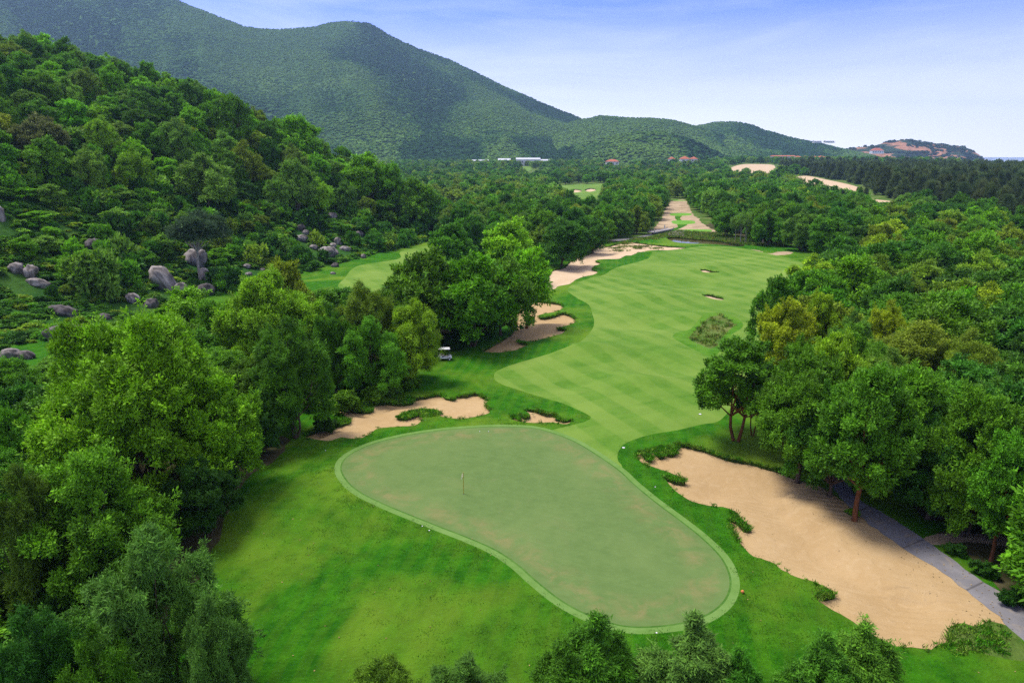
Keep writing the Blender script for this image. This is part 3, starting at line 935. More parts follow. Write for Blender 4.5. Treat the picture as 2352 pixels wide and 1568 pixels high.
def lobes_for(style, r, Hh, Ww, base):
    h = Hh - base
    L = []
    U = r.uniform
    if style == 'broad':
        L.append((U(-.04, .04) * Ww, U(-.04, .04) * Ww, base + h * U(.6, .7), U(.20, .25) * Ww, h * U(.27, .32)))
        for n, q0, q1, z0, z1, w0, w1 in ((6, .20, .32, .40, .62, .15, .23), (6, .22, .34, .15, .33, .13, .20), (4, .08, .2, .66, .84, .11, .16)):
            o = U(0, 6)
            for i in range(n):
                a = o + i * 6.283 / n + U(-.4, .4); q = Ww * U(q0, q1)
                ww = Ww * U(w0, w1)
                L.append((q * math.cos(a), q * math.sin(a), base + h * U(z0, z1), ww, min(ww * U(.8, 1.1), h * .3)))
    elif style == 'plume':
        n = r.integers(6, 9)
        for i in range(n):
            a = i * 6.283 / n + U(-.5, .5); q = Ww * U(.16, .32) * (i > 0)
            top = Hh * (1.0 - .95 * (q / Ww) ** 1.2 * U(.5, 1.3))
            L.append((q * math.cos(a), q * math.sin(a), base + (top - base) * .74, Ww * U(.12, .17), (top - base) * .25))
            L.append((q * 1.08 * math.cos(a + .2), q * 1.08 * math.sin(a + .2), base + (top - base) * .46, Ww * U(.14, .19), (top - base) * .22))
            L.append((q * 1.12 * math.cos(a - .2), q * 1.12 * math.sin(a - .2), base + (top - base) * .20, Ww * U(.11, .17), (top - base) * .17))
    elif style == 'spire':
        n = r.integers(5, 8)
        for i in range(n):
            a = i * 6.283 / n + U(-.5, .5); q = Ww * U(.14, .34) * (i > 0)
            top = Hh * (1.0 - U(1.1, 1.7) * (q / Ww))
            for f, ww, hh_ in ((.86, .07, .13), (.66, .115, .16), (.42, .15, .18), (.18, .14, .15)):
                L.append((q * math.cos(a) + U(-.03, .03) * Ww, q * math.sin(a) + U(-.03, .03) * Ww, base + (top - base) * f, Ww * ww * U(.8, 1.2), (top - base) * hh_))
    elif style == 'cone':
        for i in range(26):
            f = (i + .5) / 26
            a = i * 2.4 + U(-.4, .4)
            q = .34 * Ww * (1 - f) ** .75 * U(.6, 1.1)
            L.append((q * math.cos(a), q * math.sin(a), base + h * (f * .94), Ww * (.05 + .13 * (1 - f)), h * (.07 + .03 * (1 - f))))
        for i in range(6):
            a = U(0, 6.283); q = Ww * U(0, .2)
            L.append((q * math.cos(a), q * math.sin(a), Hh * U(.78, .96), Ww * .035, h * .09))
    elif style == 'shrub':
        for i in range(9):
            a = U(0, 6.283); q = Ww * U(0, .33)
            L.append((q * math.cos(a), q * math.sin(a), Hh * U(.2, .62), Ww * U(.14, .24), Hh * U(.2, .34)))
    elif style == 'umbrella':
        for i in range(11):
            a = i * 2.4; q = Ww * U(.05, .36)
            L.append((q * math.cos(a), q * math.sin(a), base + h * U(.15, .85), Ww * U(.14, .2), h * U(.09, .14)))
    return np.array(L)


def crown_mesh(name, seed, style, Hh, Ww, base, nclump, per, lL, lW, rc):
    r = np.random.default_rng(seed)
    L = lobes_for(style, r, Hh, Ww, base)
    cen = np.array([0, 0, base + (Hh - base) * .4])
    # every limb carries a handful of smaller leaf masses
    SL = []
    for q in L:
        c0, R = q[:3], np.array([q[3], q[3], q[4]])
        ns = int(np.clip(5 + 22 * q[3] / Ww, 4, 10))
        d = unit(r.normal(size=(ns, 3)) + np.array([0, 0, .45]) + .5 * unit(c0 - cen))
        for di in d:
            p = c0 + di * R * r.uniform(.62, .98)
            e = (p - L[:, :3]) / L[:, [3, 3, 4]]
            if np.sum(np.sum(e * e, 1) < .42) > 1:
                continue
            k = r.uniform(.27, .46)
            SL.append((*p, R[0] * k * (.85 if style in ('plume', 'spire') else 1), (R[0] + R[2]) * .5 * k * r.uniform(.7, 1.0), *di, r.random()))
    SL = np.array(SL)
    wgt = SL[:, 3] ** 1.7
    P = []; D = []; TT = []
    need = nclump
    while need > 0:
        m_ = need * 2
        k = r.choice(len(SL), m_, p=wgt / wgt.sum())
        d = unit(r.normal(size=(m_, 3)) + .65 * SL[k, 5:8] + np.array([0, 0, .2]))
        rad = r.uniform(.55, 1.0, m_) ** .7 * np.where(r.random(m_) < (.24 if name.startswith('airy') else .10), r.uniform(1.05, 1.35, m_), 1)
        p = SL[k, :3] + d * SL[k][:, [3, 3, 4]] * rad[:, None]
        # a share of the leaves fills the lobes themselves
        f = r.random(m_) < .12
        kl = r.integers(0, len(L), m_)
        d2 = unit(r.normal(size=(m_, 3)))
        p2 = L[kl, :3] + d2 * L[kl][:, [3, 3, 4]] * r.uniform(.5, .9, (m_, 1))
        p = np.where(f[:, None], p2, p); d = np.where(f[:, None], d2, d)
        e = (p[:, None, :] - L[None, :, :3]) / L[None][:, :, [3, 3, 4]]
        ok = (np.sum(e * e, 2).min(1) > .34)
        ok &= p[:, 2] > (0.05 if style == 'shrub' else base * .75)
        P.append(p[ok][:need]); D.append(d[ok][:need]); TT.append(SL[k, 8][ok][:need])
        need -= min(need, int(ok.sum()))
    P = np.concatenate(P); D = np.concatenate(D); TT = np.concatenate(TT)
    nt = int(len(P) * (.22 if name.startswith('airy') else .10))     # loose twigs that break the outline
    if nt > 20:
        src = r.integers(0, len(P), nt // 5)
        td = unit(D[src] + unit(P[src] - cen) * .8 + np.array([0, 0, .45]) + r.normal(size=(len(src), 3)) * .35)
        tl = r.uniform(.35, 1.0, len(src)) * (.085 * Ww)
        for q in range(5):
            P[(src * 7 + q * 131) % len(P)] = P[src] + td * (tl * (.3 + .25 * q))[:, None]
            D[(src * 7 + q * 131) % len(P)] = td
    outw = unit(D * .8 + unit(P - cen) * .5 + np.array([0, 0, .2]))
    n = len(P) * per
    ci = np.repeat(np.arange(len(P)), per)
    o = outw[ci]
    up = np.array([0, 0, 1.0])
    rnd = unit(r.normal(size=(n, 3)))
    C = P[ci] + rnd * rc * r.random((n, 1)) ** .5
    if style in ('broad', 'shrub', 'umbrella'):
        al = unit(o * .6 + up * .3 + unit(r.normal(size=(n, 3))) * .95)
        nn = unit(up * .7 + o * .8 + unit(r.normal(size=(n, 3))) * .5)
    elif style in ('plume', 'spire'):
        al = unit(o * .55 - up * .35 + unit(r.normal(size=(n, 3))) * .75)
        nn = unit(up * .5 + o * .9 + unit(r.normal(size=(n, 3))) * .6)
    else:
        al = unit(o * .9 + up * .45 + unit(r.normal(size=(n, 3))) * .55)
        nn = unit(up * .6 + o * .6 + unit(r.normal(size=(n, 3))) * .7)
    nn = unit(nn - al * np.sum(al * nn, 1, keepdims=True))
    sz_ = np.clip(np.exp(r.normal(size=n) * .33), .45, 1.9)
    LL = lL * sz_ * .95; WW = lW * sz_ * r.uniform(.75, 1.15, n)
    V, F = leaf_mesh(C, al, nn, LL, WW, .06)
    tint = .34 * TT[ci] + .33 * r.random(len(P))[ci] + .33 * r.random(n)
    me = mesh_np(name, V, F, False, dict(tint=tint))
    return me, L


def trunk_mesh(name, seed, L, Hh, base, rad, stems=1, lean=0.3):
    r = np.random.default_rng(seed)
    mb = MB()
    big = L[np.argsort(-L[:, 3])][:14]
    fork = base * r.uniform(.75, 1.0) + .25
    for s in range(stems):
        a = s * 6.283 / max(1, stems) + r.uniform(-.4, .4)
        off = np.array([math.cos(a), math.sin(a), 0]) * (rad * 1.1 if stems > 1 else 0)
        fp = off * 2.2 + np.array([r.normal() * lean * .4, r.normal() * lean * .4, fork])
        mid = (off + fp) * .5 + np.array([r.normal() * .12, r.normal() * .12, 0])
        k = 1.0 if stems == 1 else .68
        mb.tube([off * 1.0 + np.array([0, 0, -.8]), off + np.array([0, 0, .15]), mid, fp], [rad * 1.45 * k, rad * 1.15 * k, rad * .95 * k, rad * .85 * k], 7)
        for j in range(s, len(big), stems):
            tip = big[j][:3]
            m1 = fp + (tip - fp) * .5 + np.array([r.normal() * .3, r.normal() * .3, -.25])
            t2 = fp + (tip - fp) * 1.05
            mb.tube([fp - np.array([0, 0, .1]), m1, t2], [rad * .6 * k, rad * .38 * k, rad * .12], 5)
    return mb.mesh(name, True)


PROTO = {}


def proto(key, style, seeds, Hh, Ww, base, lods, rad, bark, leaf, stems=(1,)):
    for si, sd_ in enumerate(seeds):
        for lod, (nc, per, lL, lW, rc) in lods.items():
            cm, L = crown_mesh(key + '_crown', sd_, style, Hh, Ww, base, nc, per, lL, lW, rc)
            cm.materials.append(leaf)
            tm = trunk_mesh(key + '_trunk', sd_, L, Hh, base, rad, stems[si % len(stems)])
            tm.materials.append(bark)
            PROTO.setdefault((key, lod), []).append((cm, tm, Hh, Ww))


proto('broad', 'broad', [1, 2, 3, 4], 12, 11, 1.6, {0: (6800, 16, .235, .105, .36), 1: (2500, 11, .42, .19, .48), 2: (560, 8, .85, .42, .7)}, .24, BARK, LEAF, (1, 3))
proto('great', 'broad', [5, 6], 16, 18, 2.2, {0: (15000, 15, .26, .12, .40)}, .42, BARK, LEAF, (3, 4))
proto('tall', 'broad', [11, 12], 12, 8.5, 3.4, {0: (5000, 15, .235, .105, .34), 1: (1900, 11, .42, .18, .45), 2: (440, 8, .85, .4, .65)}, .22, BARK_RED, LEAF, (1, 2))
proto('acacia', 'plume', [21, 22, 23], 12, 9.5, 1.6, {0: (6800, 16, .28, .062, .36), 1: (2500, 12, .46, .12, .46), 2: (560, 9, .9, .28, .7)}, .2, BARK, LEAF_SOFT, (2, 1, 3))
proto('airy', 'spire', [71, 72, 73, 74], 9, 7.5, 1.2, {0: (3600, 14, .30, .075, .42), 1: (1600, 12, .46, .13, .55)}, .13, BARK, LEAF_SOFT, (2, 1, 3))
proto('casuarina', 'cone', [31, 32, 33], 18, 10.5, .8, {1: (2600, 12, 1.0, .075, .55), 2: (800, 9, 1.7, .20, .9)}, .25, BARK, NEEDLE)
proto('shrub', 'shrub', [41, 42, 43], 2.6, 3.8, .2, {0: (900, 12, .22, .11, .25), 1: (420, 10, .32, .16, .3), 2: (150, 8, .55, .28, .4)}, .08, BARK, LEAF)
proto('umbrella', 'umbrella', [51], 13, 11, 5.0, {1: (1500, 12, .42, .12, .55)}, .22, BARK_PALE, NEEDLE)
proto('bare', 'plume', [61, 62], 12, 6, 6.0, {1: (300, 9, .45, .12, .5)}, .17, BARK_PALE, LEAF_SOFT, (1, 2))

CLR = dict(
    bright=(0.140, 0.356, 0.008), mid=(0.090, 0.243, 0.010), dark=(0.056, 0.172, 0.012), olive=(0.185, 0.290, 0.018),
    yellow=(0.285, 0.430, 0.014), lime=(0.185, 0.398, 0.014), blue=(0.060, 0.133, 0.055), cas=(0.090, 0.138, 0.048), gold=(0.106, 0.178, 0.012),
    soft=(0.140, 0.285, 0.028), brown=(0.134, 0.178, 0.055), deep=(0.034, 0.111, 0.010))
NAMES = dict(great='broadleaf_tree', broad='broadleaf_tree', tall='broadleaf_tree', acacia='acacia_tree', airy='acacia_tree', casuarina='casuarina_tree', shrub='shrub', umbrella='umbrella_tree', bare='pale_trunked_tree')
NTREE = 0


def plant(kind, x, y, h, wd, col, label, group=None, lod=1, rz=None, cat=None, z=None):
    global NTREE
    NTREE += 1
    r = np.random.default_rng(1000 + NTREE)
    key = (kind, lod) if kind != 'great' else (kind, 0)
    if key not in PROTO:
        key = (kind, 1)
    ps = PROTO[key]
    cm, tm, H0, W0 = ps[r.integers(len(ps))]
    z0 = float(H(np.array([x]), np.array([y]))[0]) if z is None else z
    cat = cat or ('shrub' if kind == 'shrub' else 'casuarina' if kind == 'casuarina' else 'tree')
    e = thing(NAMES[kind], label, cat, (x, y, z0), r.uniform(0, 6.283) if rz is None else rz, group)
    k = wd / W0
    e.scale = (k, k, h / H0)
    cr = link('crown', cm, None, e)
    v = r.uniform(.88, 1.14)
    cr.color = (col[0] * v * r.uniform(.86, 1.2), col[1] * v, col[2] * v, 1)
    link('trunk', tm, None, e)
    return e


TAKEN = []                                  # (x, y, radius) of individually placed trees


def hero(kind, cx, top, base, width, col, label, group=None, lod=None, dist=None, cat=None):
    """a tree read off the photograph: trunk foot at (cx, base) or at distance dist, crown top at row top, crown width in pixels"""
    if dist is None:
        x, y = ground_at(cx, base)[0]
    else:
        r, c1, c2 = ray(cx, top)
        y = dist; x = r / c1 * y
    z0 = float(H(np.array([x]), np.array([y]))[0])
    r, c1, c2 = ray(cx, top)
    zt = CAMZ + c2 / c1 * y
    h = max(1.5, zt - z0)
    dep = y * CP + (CAMZ - (zt + z0) / 2) * SP
    wd = width / FP * dep
    if lod is None:
        lod = 0 if y < 95 else 1
    TAKEN.append((x, y, wd * .42))
    return plant(kind, x, y, h, wd, CLR[col] if isinstance(col, str) else col, label, group, lod, cat=cat)


HEROES = [
    # left foreground
    ('great', 345, 752, 1165, 450, 'bright', 'huge bright green rounded tree left of the putting green, biggest crown in view'),
    ('broad', 185, 905, 1130, 300, 'mid', 'mid green tree shouldering the left side of the huge rounded tree'),
    ('broad', 500, 850, 1120, 250, 'bright', 'bright green tree closing the right side of the huge rounded tree'),
    ('acacia', 680, 728, 1005, 200, 'mid', 'dense dark green tree right of the huge tree, beside the left greenside bunker'),
    ('broad', 640, 630, 890, 230, 'lime', 'fresh light green tree standing behind the huge tree below the boulder slope'),
    ('acacia', 835, 650, 880, 170, 'olive', 'olive acacia with two blunt plumes behind the left greenside bunker'),
    ('acacia', 860, 725, 910, 150, 'mid', 'front acacia with a dark trunk at the back edge of the left greenside bunker'),
    ('acacia', 955, 690, 880, 150, 'lime', 'slim acacia with yellow-green right side beside the white golf cart'),
    ('acacia', 770, 700, 900, 120, 'mid', 'narrow acacia filling the gap left of the two-plumed olive acacia'),
    ('broad', 985, 578, 790, 200, 'mid', 'left crown of the dense dark clump beside the middle left bunker'),
    ('broad', 1085, 588, 795, 205, 'bright', 'broad bright-topped crown in the middle of the dense clump by the middle left bunker'),
    ('broad', 1150, 600, 770, 150, 'mid', 'dark crown between the bright-topped clump and the thin-trunked bunker tree'),
    ('tall', 1210, 572, 748, 125, 'bright', 'slender tree with two thin bare trunks standing in the middle left bunker'),
    ('broad', 1170, 508, 650, 140, 'bright', 'bright green domed tree rising behind the dense bunker clump'),
    ('broad', 1040, 512, 640, 120, 'mid', 'mid green tree at the end of the left fairway, left of the bright domed tree'),
    ('acacia', 1290, 500, 612, 120, 'dark', 'dark grey-green tree overhanging the bend of the long waste bunker'),
    ('acacia', 1362, 498, 580, 66, 'dark', 'small drooping tree on the left lip of the long waste bunker'),
    ('acacia', 1240, 470, 590, 100, 'mid', 'mid green tree directly behind the dark tree at the bunker bend'),
    ('broad', 660, 600, 800, 130, 'olive', 'yellowish bushy tree at the near end of the left fairway'),
    ('broad', 440, 668, 800, 160, 'bright', 'low yellow-green tree peeping over the huge tree towards the boulders'),
    ('acacia', 575, 660, 830, 90, 'lime', 'small light tree between the low yellow-green tree and the fresh light green tree'),
    ('broad', 250, 1042, 1400, 330, 'mid', 'glossy green round tree in the lower left between the feathery tree and the lawn'),
    ('acacia', 340, 1205, None, 320, (0.085, 0.225, 0.030), 'large grey-green narrow-leaved tree nearest the lower left corner of the lawn', 34),
    ('acacia', 480, 1375, None, 190, (0.08, 0.22, 0.030), 'lower lobe-like narrow-leaved tree on the lawn edge below the grey-green one', 32),
    ('acacia', 210, 1440, None, 220, 'mid', 'narrow-leaved tree at the bottom edge left of the grey-green tree', 30),
    ('acacia', 30, 1075, None, 220, 'gold', 'golden olive feathery tree cut by the left edge of the view', 42),
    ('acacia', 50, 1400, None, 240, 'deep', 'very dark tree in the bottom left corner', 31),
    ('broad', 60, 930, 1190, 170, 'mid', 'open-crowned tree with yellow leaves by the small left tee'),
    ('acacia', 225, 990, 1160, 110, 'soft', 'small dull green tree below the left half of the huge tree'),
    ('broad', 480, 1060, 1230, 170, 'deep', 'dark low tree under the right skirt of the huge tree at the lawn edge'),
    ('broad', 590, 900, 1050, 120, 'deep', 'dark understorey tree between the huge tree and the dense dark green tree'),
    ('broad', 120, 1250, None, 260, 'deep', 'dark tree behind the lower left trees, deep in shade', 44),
    # bottom edge
    ('airy', 1378, 1412, None, 230, (0.072, 0.235, 0.012), 'green tree top at the bottom edge just below the front of the putting green', 34),
    ('airy', 1290, 1470, None, 180, (0.065, 0.21, 0.012), 'smaller leafy top left of the tree below the front of the putting green', 33),
    ('airy', 1592, 1416, None, 240, (0.085, 0.22, 0.03), 'grey-green tree top at the bottom edge nearest the rounded end of the putting green', 34.5),
    ('airy', 1705, 1490, None, 150, (0.07, 0.22, 0.012), 'small leafy top right of the grey-green bottom tree', 33),
    ('airy', 1895, 1450, None, 190, (0.07, 0.21, 0.014), 'left half of the pair of tree tops below the large right bunker', 33),
    ('airy', 1992, 1424, None, 210, (0.095, 0.235, 0.016), 'right half of the pair of tree tops below the large right bunker, with yellow flowers', 34),
    ('acacia', 862, 1514, None, 210, (0.12, 0.27, 0.016), 'small pale yellow-green tip poking up at the bottom edge of the lawn', 31),
    ('acacia', 1070, 1516, None, 210, (0.085, 0.22, 0.026), 'small grey-green tip poking up at the bottom centre of the lawn', 31),
    # right foreground
    ('tall', 1690, 775, 1012, 215, 'mid', 'spreading tree with slanting brown trunk alone on the grass above the large right bunker'),
    ('tall', 1728, 840, 1000, 90, 'dark', 'thin darker tree just right of the slanting-trunked lone tree'),
    ('broad', 1832, 800, 1100, 225, (0.075, 0.21, 0.01), 'green tree whose low branches reach the upper edge of the large right bunker'),
    ('broad', 1900, 775, 1060, 220, 'lime', 'yellow-green tree top just behind the low-branched bunker tree'),
    ('broad', 1905, 890, 1140, 200, 'dark', 'dark narrow tree between the low-branched tree and the red-trunked tree'),
    ('tall', 1962, 842, 1195, 235, (0.078, 0.215, 0.01), 'tree with a bare red-brown trunk between the large right bunker and the cart path'),
    ('broad', 2060, 840, 1140, 270, 'mid', 'deep green tree on the far side of the cart path behind the red-trunked tree'),
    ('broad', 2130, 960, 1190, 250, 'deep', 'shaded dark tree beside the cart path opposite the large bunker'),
    ('broad', 2215, 905, 1230, 240, 'mid', 'mid green tree standing in the shade right of the cart path'),
    ('tall', 2275, 1000, 1292, 170, 'mid', 'tree with a thin pale leaning trunk right of the cart path near the right edge'),
    ('broad', 2345, 930, 1240, 200, 'mid', 'tree cut off by the right edge above the pale leaning trunk'),
    ('broad', 1795, 690, 880, 150, 'yellow', 'yellow-green tree on the fairway edge, most golden of the right wood'),
    ('broad', 1860, 672, 860, 110, 'yellow', 'second golden tree just behind the fairway edge of the right wood'),
    ('acacia', 2100, 735, 960, 240, 'olive', 'wide olive acacia with pale shoots in the middle of the right wood'),
    ('acacia', 2200, 760, 980, 170, 'olive', 'olive acacia shouldering the wide pale-shooted one on its right'),
    ('acacia', 2020, 800, 1000, 150, 'soft', 'grey-green soft acacia left below the wide olive acacia'),
    ('acacia', 1940, 715, 900, 120, 'soft', 'muted grey-green tree behind the golden fairway-edge trees'),
    ('acacia', 2020, 690, 870, 110, 'yellow', 'pale yellow-tipped tree in the heart of the right wood'),
    ('broad', 1780, 640, 800, 120, 'mid', 'dark rounded tree bulging furthest onto the fairway above the golden trees'),
    ('broad', 1850, 620, 780, 140, 'mid', 'rounded tree behind the bulging one at the fairway edge'),
    ('acacia', 1838, 482, 575, 90, 'soft', 'pale green round-crowned tree at the far right corner of the fairway'),
    ('acacia', 1900, 490, 590, 110, 'mid', 'mid green tree right of the pale round-crowned tree at the fairway corner'),
    ('broad', 1985, 520, 610, 120, 'dark', 'dark low tree behind the far right corner of the fairway'),
    ('acacia', 1722, 508, 556, 26, 'yellow', 'small yellow tree in front of the pale bare trunks across the stream'),
    # left hill
    ('umbrella', 460, 472, 642, 150, 'blue', 'blue-green flat-topped tree on a bare forked trunk among the boulders'),
    ('broad', 685, 372, 490, 95, 'soft', 'solitary pale green egg-shaped tree low on the left hillside'),
    ('broad', 540, 215, 350, 95, 'mid', 'tall rounded tree standing above the skyline of the left hill'),
    ('acacia', 480, 350, 480, 130, 'soft', 'pale two-lobed tree halfway up the left hill'),
    ('acacia', 415, 270, 400, 100, 'soft', 'pale rounded tree below the skyline tree of the left hill'),
    ('acacia', 570, 320, 430, 75, 'olive', 'yellow-olive tree between the pale two-lobed tree and the skyline'),
    ('acacia', 675, 330, 430, 75, 'soft', 'small pale crown behind the solitary egg-shaped tree'),
    ('broad', 690, 270, 380, 110, 'bright', 'bright yellow-green skyline tree where the left hill starts to drop'),
    ('broad', 850, 355, 470, 120, 'bright', 'bright green skyline tree with long trunk near the toe of the left hill'),
    ('broad', 960, 415, 530, 100, 'mid', 'last tree at the toe of the left hill overhanging the left fairway'),
    ('broad', 900, 380, 500, 90, 'bright', 'bright tree behind the last trees at the toe of the left hill'),
    ('shrub', 230, 575, 680, 110, 'soft', 'pale green bush on the boulder slope left of the leaning boulder'),
    ('broad', 110, 268, 400, 120, 'brown', 'dull brownish dry layered tree high on the left hill'),
]
for hh in HEROES:
    kind, cx, top, base, wd, col, lab = hh[:7]
    hero(kind, cx, top, base, wd, col, lab, dist=hh[7] if len(hh) > 7 else None, cat='shrub' if kind == 'shrub' else None)
for i, (cx, top, base) in enumerate([(1688, 490, 556), (1700, 478, 557), (1712, 484, 557), (1740, 492, 558), (1752, 480, 560), (1768, 505, 560)]):
    hero('bare', cx, top, base, 34, 'soft', 'pale bare-stemmed tree in the row across the stream at the fairway end', 'pale stemmed trees across the stream')

# ------------------------------------------------------------------ boulder places
BOULD = [
    (376, 632, 46, 74, 'tall leaning grey boulder, largest on the slope, left of the forked-trunk tree', -.5),
    (418, 662, 30, 34, 'grey boulder wedged against the foot of the tall leaning boulder', 0),
    (452, 588, 50, 42, 'broad grey boulder behind the forked trunk of the blue-green tree', 0),
    (474, 628, 40, 26, 'pale slab just right of the forked trunk', .3),
    (472, 662, 36, 34, 'dark-fronted squarish boulder at the base of the forked trunk', 0),
    (305, 683, 34, 24, 'small pale boulder left below the tall leaning boulder', .2),
    (348, 694, 32, 24, 'dark boulder right of the small pale boulder above the huge tree', -.3),
    (418, 686, 22, 14, 'dark low stone right below the tall leaning boulder', 0),
    (165, 764, 104, 48, 'wide dark boulder with a pale top above the huge tree, broadest of all', .15),
    (150, 712, 58, 26, 'long dark low boulder under the dry bush, uphill of the widest boulder', .4),
    (246, 726, 30, 14, 'small isolated pale stone right of the long dark boulder', .3),
    (24, 808, 48, 26, 'brownish boulder at the left edge above the small tee', 0),
    (62, 814, 38, 22, 'dark brown boulder right of the brownish one at the left edge', .2),
    (72, 620, 32, 32, 'smooth egg-shaped pale boulder, upper of the left-edge group', 0),
    (38, 612, 30, 26, 'rounded boulder left of the egg-shaped one', 0),
    (90, 648, 48, 20, 'flat slab below the egg-shaped boulder', .3),
    (215, 558, 32, 26, 'grey boulder in dark undergrowth high above the pale bush', 0),
    (2, 488, 18, 40, 'boulder cut by the left edge below the dry layered tree', 0),
    (753, 575, 44, 28, 'large pale boulder nearest the left fairway', .1),
    (693, 546, 30, 16, 'flat pale boulder left above the large one by the left fairway', 0),
    (702, 532, 16, 12, 'small pale stone above the flat boulder by the left fairway', 0),
    (720, 566, 18, 12, 'small stone between the flat and the large boulder by the left fairway', 0),
    (776, 552, 16, 18, 'upright pale stone right above the large boulder by the left fairway', 0),
    (766, 562, 16, 10, 'low stone below the upright pale stone', .2),
    (794, 570, 24, 12, 'pale boulder right of the large boulder by the left fairway', .1),
    (825, 535, 18, 15, 'brownish boulder highest above the edge of the left fairway', 0),
    (835, 588, 12, 12, 'small tan stone on the very edge of the left fairway', 0),
    (770, 608, 18, 12, 'dark stone at the lower edge of the left fairway bank', 0),
    (567, 610, 18, 12, 'lone grey stone halfway between the forked trunk and the left fairway', 0),
    (604, 619, 12, 8, 'small grey stone right of the lone grey stone', 0),
    (572, 628, 16, 8, 'flat stone under the lone grey stone', 0),
    (763, 494, 22, 16, 'grey boulder under the trees uphill of the left fairway boulders', 0),
    (690, 520, 20, 16, 'dark boulder under the trees behind the flat pale boulder', 0),
    (765, 627, 14, 7, 'small tan rock lying on the left fairway rough', 0),
]
BW = [ground_at(b[0], b[1] + b[3] * .38)[0] for b in BOULD]

# ------------------------------------------------------------------ zone woods
CLEAR = [green, collar, B1, B2, B3, B4, B5, fairway, mound_rough, cart_path, path2, fair2_out, tee_sand, pond, pond2, fair3, fair4, fair5, tee_left, sandA, sandB, sandC, waste, side_green]
# open ground in front of the far clearings
OPEN = [ground_at(*zip(*q)) for q in ([(1268, 428), (1400, 428), (1395, 490), (1382, 522), (1325, 522), (1300, 490)], [(1812, 404), (1850, 404), (1965, 432), (1975, 462), (1880, 450), (1815, 438)], [(1955, 452), (2065, 468), (2080, 492), (2050, 512), (1985, 500)], [(1665, 388), (1775, 376), (1790, 402), (1770, 412), (1670, 410)], [(1000, 482), (1060, 488), (1060, 535), (1010, 530)], [(1200, 388), (1245, 388), (1245, 412), (1200, 412)], [(1380, 372), (1450, 376), (1450, 392), (1380, 392)])]
CLEARBB = [(q, q.min(0) - 3, q.max(0) + 3) for q in CLEAR]


def is_clear(x, y, m=1.0):
    for q in OPEN:
        if y > 250 and inside(np.array([x]), np.array([y]), q)[0]:
            return True
    for q, a, b in CLEARBB:
        if a[0] < x < b[0] and a[1] < y < b[1]:
            if inside(np.array([x]), np.array([y]), q)[0] or seg_dist(np.array([x]), np.array([y]), q, True)[0] < m * min(1.0, y / 150 + .4):
                return True
    return False


def poisson(xr, yr, spacing, ok, n=60000, seed=0, stretch=None):
    """random points at least spacing(y) apart"""
    r = np.random.default_rng(seed)
    out = []
    cell = {}
    for _ in range(n):
        x = r.uniform(*xr); y = r.uniform(*yr)
        s = spacing(x, y)
        g = 4.0
        ci, cj = int(x // g), int(y // g)
        k = int(s // g) + 1
        bad = False
        for i in range(ci - k, ci + k + 1):
            for j in range(cj - k, cj + k + 1):
                for (qx, qy) in cell.get((i, j), ()):
                    if (qx - x) ** 2 + (qy - y) ** 2 < s * s:
                        bad = True
                        break
                if bad:
                    break
            if bad:
                break
        if bad or not ok(x, y):
            continue
        cell.setdefault((ci, cj), []).append((x, y))
        out.append((x, y))
    return out


def free_of_heroes(x, y):
    return all((x - a) ** 2 + (y - b) ** 2 > (c + 2.2) ** 2 for a, b, c in TAKEN)


beyond = []                                 # woods that go on past the edges of the view
cand = []                                   # (score, kind, x, y, h, w, col, label, group)
RR = np.random.default_rng(99)


def in_view(x, y, z, m=60):
    if y < 5:
        return False
    px, py = project(x, y, z)
    return -m < px < 2352 + m and py < 1568 + 250


def add_zone(points, kinds, hr, wr, label_of, group):
    for x, y in points:
        z = float(H(np.array([x]), np.array([y]))[0])
        seen = in_view(x, y, z + 6)
        if not seen and not in_view(x, y, z + 6, 1100):
            continue
        k = RR.choice(len(kinds), p=[q[2] for q in kinds])
        kind, col, _ = kinds[k]
        h = RR.uniform(*hr); wd = RR.uniform(*wr)
        (cand if seen else beyond).append((h * wd / (x * x + y * y), kind, x, y, h, wd, col, label_of(kind, col, x, y, z), group))


WORD = dict(bright='bright green', mid='mid green', dark='dark green', olive='olive green', yellow='yellow-green', lime='light green', soft='pale grey-green', deep='very dark green', gold='golden olive', blue='blue-green', brown='brownish')
SHAPE = dict(broad='rounded', tall='tall narrow', acacia='soft feathery', casuarina='spiky', bare='bare-stemmed', shrub='bushy')


def ok_right(x, y):
    return inside(np.array([x]), np.array([y]), WOOD_R)[0] and y < 262 and not is_clear(x, y, 3.2) and free_of_heroes(x, y) and x < 0.86 * y + 70


def lab_right(kind, col, x, y, z):
    px, py = project(x, y, z + 8)
    where = 'fairway edge of the right wood' if seg_dist(np.array([x]), np.array([y]), WOOD_R[2:14])[0] < 12 and y < 215 else 'right wood beyond the cart path' if y < 75 else 'middle of the right wood' if y < 150 else 'right wood near the casuarinas'
    return f'{WORD[col]} {SHAPE[kind]} tree in the {where}'


pr = poisson((28, 300), (14, 262), lambda x, y: 6.2 + y / 80, ok_right, 24000, 1)
add_zone(pr, [('broad', 'mid', .28), ('broad', 'dark', .18), ('broad', 'bright', .10), ('acacia', 'mid', .12), ('acacia', 'olive', .16), ('broad', 'olive', .06), ('broad', 'lime', .05), ('acacia', 'yellow', .05)], (9.5, 13), (9, 13), lab_right, 'trees of the right wood')


HILL_OPEN = [(-200, 405), (60, 420), (200, 450), (330, 452), (460, 480), (640, 492), (760, 490), (900, 512), (1000, 560), (700, 700), (300, 800), (-200, 900)]


